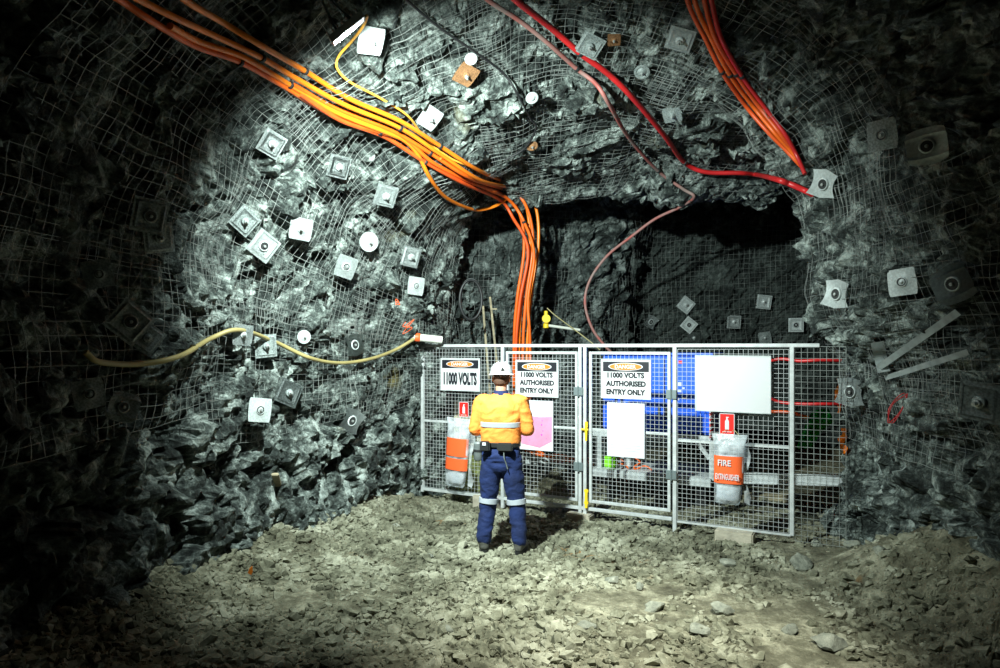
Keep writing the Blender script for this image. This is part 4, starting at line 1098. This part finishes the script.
# coil of black cable hung on the recess wall, timber sticks, yellow valve
p = W(471, 300, 9.3); t = empty('cable_coil', p, 'black hose coil hung on the wall left of the hanging orange cables', 'coil')
for j in range(3):
    b = bmesh.new(); pts = [V((.145*math.cos(a)*(1+.02*j), -.01-.02*j+.05*math.cos(a), .29*math.sin(a)*(1-.03*j))) for a in [2*PI*k/40 for k in range(41)]]
    tube(b, pts, .019, 8, caps=False); obj('coil_turn', b, M['pouch'] if j == 1 else M['black'], t, smooth=1.2)
for (x0, y0, x1, y1, lab) in [(483, 306, 492, 350, 'left thin timber stick leaning on the wall behind the fence'), (490, 297, 503, 352, 'right longer timber stick leaning behind the fence')]:
    a, c_ = W(x1, y1+70, 9.7), W(x0, y0, 10.); b = bmesh.new(); bar(b, V((0, 0, 0)), c_-a, .03, .03, bev=.003)
    o = obj('timber_stick', b, M['timber']); o.location = a; tag(o, lab, 'stick', 'timber sticks')
b = bmesh.new(); a, c_ = W(488, 309, 9.97), W(497, 309, 9.95); bar(b, V((0, 0, 0)), c_-a, .02, .02); o = obj('timber_rung', b, M['timber']); o.location = a; tag(o, 'short cross stick joining the two timber sticks', 'stick')
a = W(546, 322, 10.4); t = empty('valve', a, 'yellow valve with grey pipe arm right of the hanging orange cables', 'valve')
b = bmesh.new(); lathe(b, [(.03, -.1), (.045, -.09), (.045, -.03), (.03, -.02), (.03, .04), (.055, .05), (.055, .09), (.03, .1), (.03, .17), (0, .18)], 14); obj('valve_body', b, M['yellow'], t, smooth=.6)
b = bmesh.new(); lathe(b, [(.05, -.01), (.065, -.01), (.065, .01), (.05, .01)], 18, (0, -.06, .05), (0, 1, 0)); obj('hand_wheel', b, M['yellow'], t, smooth=.6)
b = bmesh.new(); tube(b, [V((0, 0, -.05)), W(580, 330, 10.5)-a], .022, 10); obj('pipe_arm', b, M['pvc'], t, smooth=.6)
cable('rope', [W(547, 308, 10.35), W(556, 316, 10.36), W(575, 330, 10.4), W(592, 343, 10.3), W(600, 350, 10.3)], .008, 'rope', 'thin dull yellow rope running down from the yellow valve', 'rope')
# ------------------------------------------------------------ rock bolts: plates pinned over the mesh
def plate_mesh(kind, seed):
    """square domed plate, pressed rim; local z points out of the rock, unit width"""
    R = random.Random(seed); b = bmesh.new(); n = 17; g = []
    for j in range(n):
        row = []
        for i in range(n):
            x, y = i/(n-1)*2-1, j/(n-1)*2-1; m = max(abs(x), abs(y)); rr = math.hypot(x, y)
            z = 0
            if kind == 'rim': z = .10*max(0, 1-abs(m-.72)/.13)-.03+(.10*max(0, 1-rr/.35))
            elif kind == 'flat': z = .16*max(0, 1-rr/.75)**1.4+.05*math.sin(x*2.2+R.random()*.4)*y
            elif kind == 'butterfly': z = .20*abs(x)**2*(1 if abs(y) < .8 else .4)+.09*max(0, 1-abs(abs(y)-.62)/.14)-.05
            sx = x*(1-.10*abs(y)**4*(kind != 'rim')); sy = y*(1-.14*abs(x)**3 if kind == 'butterfly' else 1)
            if kind == 'bent': z = .18*x*y+.12*x*x-.05; sx = x*(.8+.25*y*y); sy = y*(.9-.18*abs(x))
            row.append(b.verts.new((sx*.5, sy*.5, z*.5)))
        g.append(row)
    for j in range(n-1):
        for i in range(n-1): b.faces.new((g[j][i], g[j][i+1], g[j+1][i+1], g[j+1][i]))
    r = bmesh.ops.solidify(b, geom=b.faces[:], thickness=.03)
    return b
def round_mesh(seed):
    b = bmesh.new(); lathe(b, [(.5, 0), (.48, .05), (.38, .06), (.30, .02), (.2, .10), (.1, .14)], 28); return b
KM = {}
def plate(px, py, size, rot, kind, m, label, lean=.4, hole=False, group='rock bolt plates on the left wall', tiltx=0., aspect=1.):
    h, n, d = ray(px, py, BVH_S); h2, n2, _ = ray(px, py)
    o = V((0, 0, H0)); dist = near_hit(px, py, size*.42)-.05
    pos = o+d*dist
    nn = (n*(1-lean)-d*lean).normalized()
    for dx, dy in ((size, 0), (-size, 0), (0, size), (0, -size)): n = n+ray(px+dx*.7, py+dy*.7, BVH_S)[1]
    n.normalize(); nn = (n*(1-lean)-d*lean).normalized()
    w = size*pos.y/F
    up = V((0, 0, 1))-nn*nn.z
    if up.length < .2: up = V((0, 1, 0))-nn*nn.y
    up.normalize(); xx = up.cross(nn).normalized()
    R = Matrix((xx, up, nn)).transposed().to_4x4() @ Matrix.Rotation(math.radians(-rot), 4, 'Z') @ Matrix.Rotation(tiltx, 4, 'X')
    t = empty('bolt_plate', pos, label, 'rock bolt plate', group=group); t.matrix_world = Matrix.Translation(pos) @ R @ Matrix.Diagonal((w, w*aspect, w, 1))
    key = (kind, m)
    if key not in KM:
        b = round_mesh(1) if kind == 'round' else plate_mesh(kind, len(KM))
        ob = obj('plate', b, M[m], smooth=.5); KM[key] = ob.data; bpy.data.objects.remove(ob)
    pl = bpy.data.objects.new('plate', KM[key]); COL.objects.link(pl); pl.parent = t
    # ring washer, nut and bolt stub (or an open cone where the bolt sits deep)
    for nm, mm, prof in ([('collar', m, [(.21, .02), (.185, .06), (.165, .065), (.15, .02)]), ('bolt_hole', 'hole', [(.155, .0), (.155, .05), (.05, .045), (.05, .0)]), ('bolt', 'nut', [(.045, 0), (.045, .12), (0, .125)])] if hole else
                         [('washer', m, [(.17, .05), (.15, .10), (.07, .12)]), ('nut', 'nut', [(.095, .09), (.095, .20), (.06, .21)]), ('bolt', 'nut', [(.05, .15), (.05, .33), (0, .335)])]):
        k2 = (nm, mm, hole)
        if k2 not in KM:
            b = bmesh.new(); lathe(b, prof, 6 if nm == 'nut' else 16); ob = obj(nm, b, M[mm], smooth=.5); KM[k2] = ob.data; bpy.data.objects.remove(ob)
        c = bpy.data.objects.new(nm, KM[k2]); COL.objects.link(c); c.parent = t
    return t
LG = 'rock bolt plates on the left wall'; RG = 'rock bolt plates on the right pillar'; CG = 'rock bolt plates on the roof'; BG = 'rock bolt plates on the far chamber wall'
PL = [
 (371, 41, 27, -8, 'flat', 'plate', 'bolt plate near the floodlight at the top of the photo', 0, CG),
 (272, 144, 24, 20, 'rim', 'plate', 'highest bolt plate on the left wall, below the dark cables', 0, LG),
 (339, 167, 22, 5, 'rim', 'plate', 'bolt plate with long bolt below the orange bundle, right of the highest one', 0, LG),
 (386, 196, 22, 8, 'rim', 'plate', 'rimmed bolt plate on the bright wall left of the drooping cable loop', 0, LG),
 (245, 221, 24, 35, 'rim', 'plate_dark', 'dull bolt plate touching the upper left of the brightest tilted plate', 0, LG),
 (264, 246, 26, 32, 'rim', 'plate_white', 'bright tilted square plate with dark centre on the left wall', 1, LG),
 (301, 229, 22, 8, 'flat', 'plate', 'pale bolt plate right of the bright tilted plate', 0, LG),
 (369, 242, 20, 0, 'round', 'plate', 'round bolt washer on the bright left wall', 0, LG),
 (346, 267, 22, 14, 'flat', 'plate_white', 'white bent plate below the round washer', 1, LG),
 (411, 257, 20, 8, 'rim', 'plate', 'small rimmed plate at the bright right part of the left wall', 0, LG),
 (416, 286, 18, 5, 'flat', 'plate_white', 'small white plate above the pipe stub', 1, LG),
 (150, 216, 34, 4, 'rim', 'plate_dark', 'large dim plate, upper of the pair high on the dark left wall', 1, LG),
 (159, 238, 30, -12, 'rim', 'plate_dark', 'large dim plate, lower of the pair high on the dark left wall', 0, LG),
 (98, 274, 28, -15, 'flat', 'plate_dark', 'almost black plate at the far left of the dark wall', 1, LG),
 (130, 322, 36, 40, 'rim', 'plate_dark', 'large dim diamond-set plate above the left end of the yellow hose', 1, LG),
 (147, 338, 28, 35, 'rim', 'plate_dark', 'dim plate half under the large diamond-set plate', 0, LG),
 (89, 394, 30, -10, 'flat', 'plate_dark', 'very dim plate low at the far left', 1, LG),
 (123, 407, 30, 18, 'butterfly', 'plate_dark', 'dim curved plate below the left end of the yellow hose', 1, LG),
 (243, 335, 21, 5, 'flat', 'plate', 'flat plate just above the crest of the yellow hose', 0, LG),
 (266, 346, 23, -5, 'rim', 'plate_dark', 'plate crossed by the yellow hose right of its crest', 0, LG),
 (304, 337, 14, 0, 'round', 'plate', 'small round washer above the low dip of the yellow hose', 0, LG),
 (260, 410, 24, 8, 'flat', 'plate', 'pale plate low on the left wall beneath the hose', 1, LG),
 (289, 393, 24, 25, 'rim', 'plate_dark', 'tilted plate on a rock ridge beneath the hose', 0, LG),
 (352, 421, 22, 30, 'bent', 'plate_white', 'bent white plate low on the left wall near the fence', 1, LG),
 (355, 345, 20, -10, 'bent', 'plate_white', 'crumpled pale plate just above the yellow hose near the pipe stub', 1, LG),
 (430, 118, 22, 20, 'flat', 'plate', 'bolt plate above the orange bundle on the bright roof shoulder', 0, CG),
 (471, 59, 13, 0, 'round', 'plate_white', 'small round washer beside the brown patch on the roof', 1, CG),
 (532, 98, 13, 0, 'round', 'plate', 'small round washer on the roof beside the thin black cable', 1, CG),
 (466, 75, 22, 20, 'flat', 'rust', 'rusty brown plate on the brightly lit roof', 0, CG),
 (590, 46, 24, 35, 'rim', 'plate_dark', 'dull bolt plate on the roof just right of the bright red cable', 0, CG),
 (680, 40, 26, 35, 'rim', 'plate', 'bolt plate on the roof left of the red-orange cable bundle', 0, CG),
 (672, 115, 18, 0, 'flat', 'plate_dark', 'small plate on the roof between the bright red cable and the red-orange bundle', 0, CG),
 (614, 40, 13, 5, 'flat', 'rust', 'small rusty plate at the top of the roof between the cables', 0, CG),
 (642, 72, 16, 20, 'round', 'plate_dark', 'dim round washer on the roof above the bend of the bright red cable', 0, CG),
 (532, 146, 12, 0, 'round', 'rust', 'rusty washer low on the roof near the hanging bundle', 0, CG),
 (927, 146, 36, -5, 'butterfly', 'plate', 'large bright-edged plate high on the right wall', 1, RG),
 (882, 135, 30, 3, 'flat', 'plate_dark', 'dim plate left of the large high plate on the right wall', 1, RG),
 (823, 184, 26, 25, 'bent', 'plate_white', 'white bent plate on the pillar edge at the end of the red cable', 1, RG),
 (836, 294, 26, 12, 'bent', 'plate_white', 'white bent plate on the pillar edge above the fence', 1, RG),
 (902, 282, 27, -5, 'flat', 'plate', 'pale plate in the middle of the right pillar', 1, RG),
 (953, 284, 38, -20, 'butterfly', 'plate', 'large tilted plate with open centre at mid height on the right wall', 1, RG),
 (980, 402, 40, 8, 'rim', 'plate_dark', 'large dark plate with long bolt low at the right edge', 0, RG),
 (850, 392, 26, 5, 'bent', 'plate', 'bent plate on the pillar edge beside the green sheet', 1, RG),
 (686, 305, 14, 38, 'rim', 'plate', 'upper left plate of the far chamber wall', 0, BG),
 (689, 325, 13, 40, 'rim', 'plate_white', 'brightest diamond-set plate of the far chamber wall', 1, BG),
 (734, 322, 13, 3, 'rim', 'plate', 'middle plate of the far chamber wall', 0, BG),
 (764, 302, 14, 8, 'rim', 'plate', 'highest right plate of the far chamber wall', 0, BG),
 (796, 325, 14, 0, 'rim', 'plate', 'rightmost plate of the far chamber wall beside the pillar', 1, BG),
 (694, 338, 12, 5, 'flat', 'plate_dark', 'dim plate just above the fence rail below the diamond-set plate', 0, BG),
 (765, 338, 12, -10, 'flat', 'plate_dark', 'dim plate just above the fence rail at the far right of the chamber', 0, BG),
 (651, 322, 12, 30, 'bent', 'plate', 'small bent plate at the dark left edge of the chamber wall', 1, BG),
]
for px, py, s, rot, kind, m, lab, hole, grp in PL:
    asp = 1.25 if kind == 'bent' else 1.
    plate(px, py, s, rot, kind, m, lab, hole=bool(hole), group=grp, lean=.8 if px in (301, 796, 764, 927) else .5 if grp != CG else .35, aspect=asp)
# paint on the pillar edge, a scrap of tape on the floor, a stick against the wall
for px, py, w_, h_, lab in ((838, 396, 5, 34, 'upper streak of orange paint on the pillar edge'), (843, 441, 7, 26, 'lower orange paint mark on the pillar edge beside the channel end')):
    b = bmesh.new(); g = []
    for j_ in range(13):
        v = j_/12; row = []
        for i_ in range(5):
            u = i_/4-.5; ww = w_*(.5+.5*math.sin(PI*v))*(1+.4*math.sin(v*17+px))
            row.append(b.verts.new(on_rock(px+u*ww+1.5*math.sin(v*9), py+(v-.5)*h_, .03)))
        g.append(row)
    for j_ in range(12):
        for i_ in range(4): b.faces.new((g[j_][i_], g[j_][i_+1], g[j_+1][i_+1], g[j_+1][i_]))
    bmesh.ops.solidify(b, geom=b.faces[:], thickness=.004)
    tag(obj('paint_mark', b, M['orange2'], smooth=1.), lab, 'paint mark', 'orange paint marks on the pillar')
Yt = (H0-GROUND)*F/(583-HZ); p = W(249, 583, Yt); b = bmesh.new()
prism(b, [(-.02, 0), (.015, .0), (.022, .045), (.008, .10), (-.012, .07)], -.004, .004); o = obj('tape_scrap', b, M['orange2']); o.location = (p.x, p.y, fz(p.x, p.y)+.01); o.rotation_euler = (.3, .2, .4)
tag(o, 'small bright orange scrap lying on the dim floor at left', 'tape')
a, c_ = on_rock(275, 474, .12), W(284, 523, 7.35); a = a if a.y < 7.9 else W(275, 474, 7.7); c_.z = fz(c_.x, c_.y)+.02
b = bmesh.new(); bar(b, V((0, 0, 0)), a-c_, .07, .03, bev=.006); o = obj('timber_stick', b, M['timber']); o.location = c_; tag(o, 'pale stick leaning against the foot of the left wall', 'stick')
# steel straps on the pillar
for (x0, y0, x1, y1, w_, lab) in [(878, 368, 958, 312, .055, 'upper flat steel strap slanting across the right pillar'), (885, 378, 968, 352, .045, 'lower steel strap slanting across the right pillar'), (877, 342, 884, 372, .10, 'short upright pale strap at the left ends of the slanting straps')]:
    pts = [on_rock(x0+(x1-x0)*k/4, y0+(y1-y0)*k/4, .07) for k in range(5)]
    a = pts[0]; b = bmesh.new(); P_ = spline([p-a for p in pts], 4)
    vv = []
    for i, p in enumerate(P_):
        d = (P_[min(i+1, len(P_)-1)]-P_[max(0, i-1)]).normalized(); s_ = d.cross((a+p-V((0, 0, H0))).normalized()).normalized()
        vv.append((b.verts.new(p+s_*w_/2), b.verts.new(p-s_*w_/2)))
    for q, r_ in zip(vv, vv[1:]): b.faces.new((q[0], q[1], r_[1], r_[0]))
    bmesh.ops.solidify(b, geom=b.faces[:], thickness=.006)
    o = obj('steel_strap', b, M['plate']); o.location = a; tag(o, lab, 'strap', 'steel straps on the right pillar')

# ------------------------------------------------------------ the floodlight under the roof, plus an added unseen floor spot
LAMP_Y = 4.4
lp = W(347, 29, LAMP_Y)
ld = V(LDIR).normalized()                       # where the beam goes
hd = V((.58, .28, -.72)).normalized()           # where the open side of the housing faces
hx = V((.81, 0, .59)); hx = (hx-hd*hx.dot(hd)).normalized(); hz_ = -hd; hy_ = hz_.cross(hx)
R = Matrix((hx, hy_, hz_)).transposed().to_quaternion()
t = empty('floodlight', lp, 'floodlight seen edge on under the dark roof, feeding off a yellow lead', 'floodlight'); t.rotation_mode = 'QUATERNION'; t.rotation_quaternion = R
wl, ww, dd = .13, .07, .02
b = bmesh.new()
for c, s in (((0, 0, dd), (2*wl, 2*ww, .008)), ((wl, 0, 0), (.008, 2*ww, 2*dd)), ((-wl, 0, 0), (.008, 2*ww, 2*dd)), ((0, ww, 0), (2*wl, .008, 2*dd)), ((0, -ww, 0), (2*wl, .008, 2*dd))): box(b, c, s)
obj('housing', b, M['skid'], t)
b = bmesh.new()
for k in range(7): box(b, (-.12+.04*k, 0, dd+.02), (.006, .11, .03))
obj('cooling_fins', b, M['pouch'], t)
b = bmesh.new(); tube(b, [(-.06, 0, dd), (-.05, 0, .09), (0, 0, .30)], .009, 8); tube(b, [(.06, 0, dd), (.05, 0, .09), (0, 0, .30)], .009, 8); obj('bracket', b, M['hinge'], t, smooth=.8)
obj('lens', BX((0, 0, dd-.012), (2*wl-.02, 2*ww-.02, .006)), M['lens'], t)
def spot(name, loc, aim, energy, size, blend, col, r=.06):
    l = bpy.data.lights.new(name, 'SPOT'); l.energy = energy; l.spot_size = math.radians(size); l.spot_blend = blend; l.color = col; l.shadow_soft_size = r
    o = bpy.data.objects.new(name, l); COL.objects.link(o); o.location = loc
    o.rotation_mode = 'QUATERNION'; o.rotation_quaternion = (V(aim)-V(loc)).to_track_quat('-Z', 'Y'); return o
spot('floodlight_beam', lp+hd*.05, lp+hd*.05+ld, *MAIN)
for a in SPOTS: spot(*a)
w = bpy.data.worlds.new('world'); SC.world = w; w.use_nodes = True
w.node_tree.nodes['Background'].inputs['Color'].default_value = (0, 0, 0, 1); w.node_tree.nodes['Background'].inputs['Strength'].default_value = 0
cam = bpy.data.cameras.new('camera'); cam.sensor_width = 36; cam.lens = F*36/1000; cam.shift_y = (HZ-334)/1000; cam.clip_end = 200
co_ = bpy.data.objects.new('camera', cam); COL.objects.link(co_); co_.location = (0, 0, H0); co_.rotation_euler = (PI/2, 0, 0); SC.camera = co_
vs = SC.view_settings; vs.view_transform = 'Standard'; vs.look = 'None'; vs.gamma = 1; vs.use_curve_mapping = False; vs.exposure = EXPOSURE
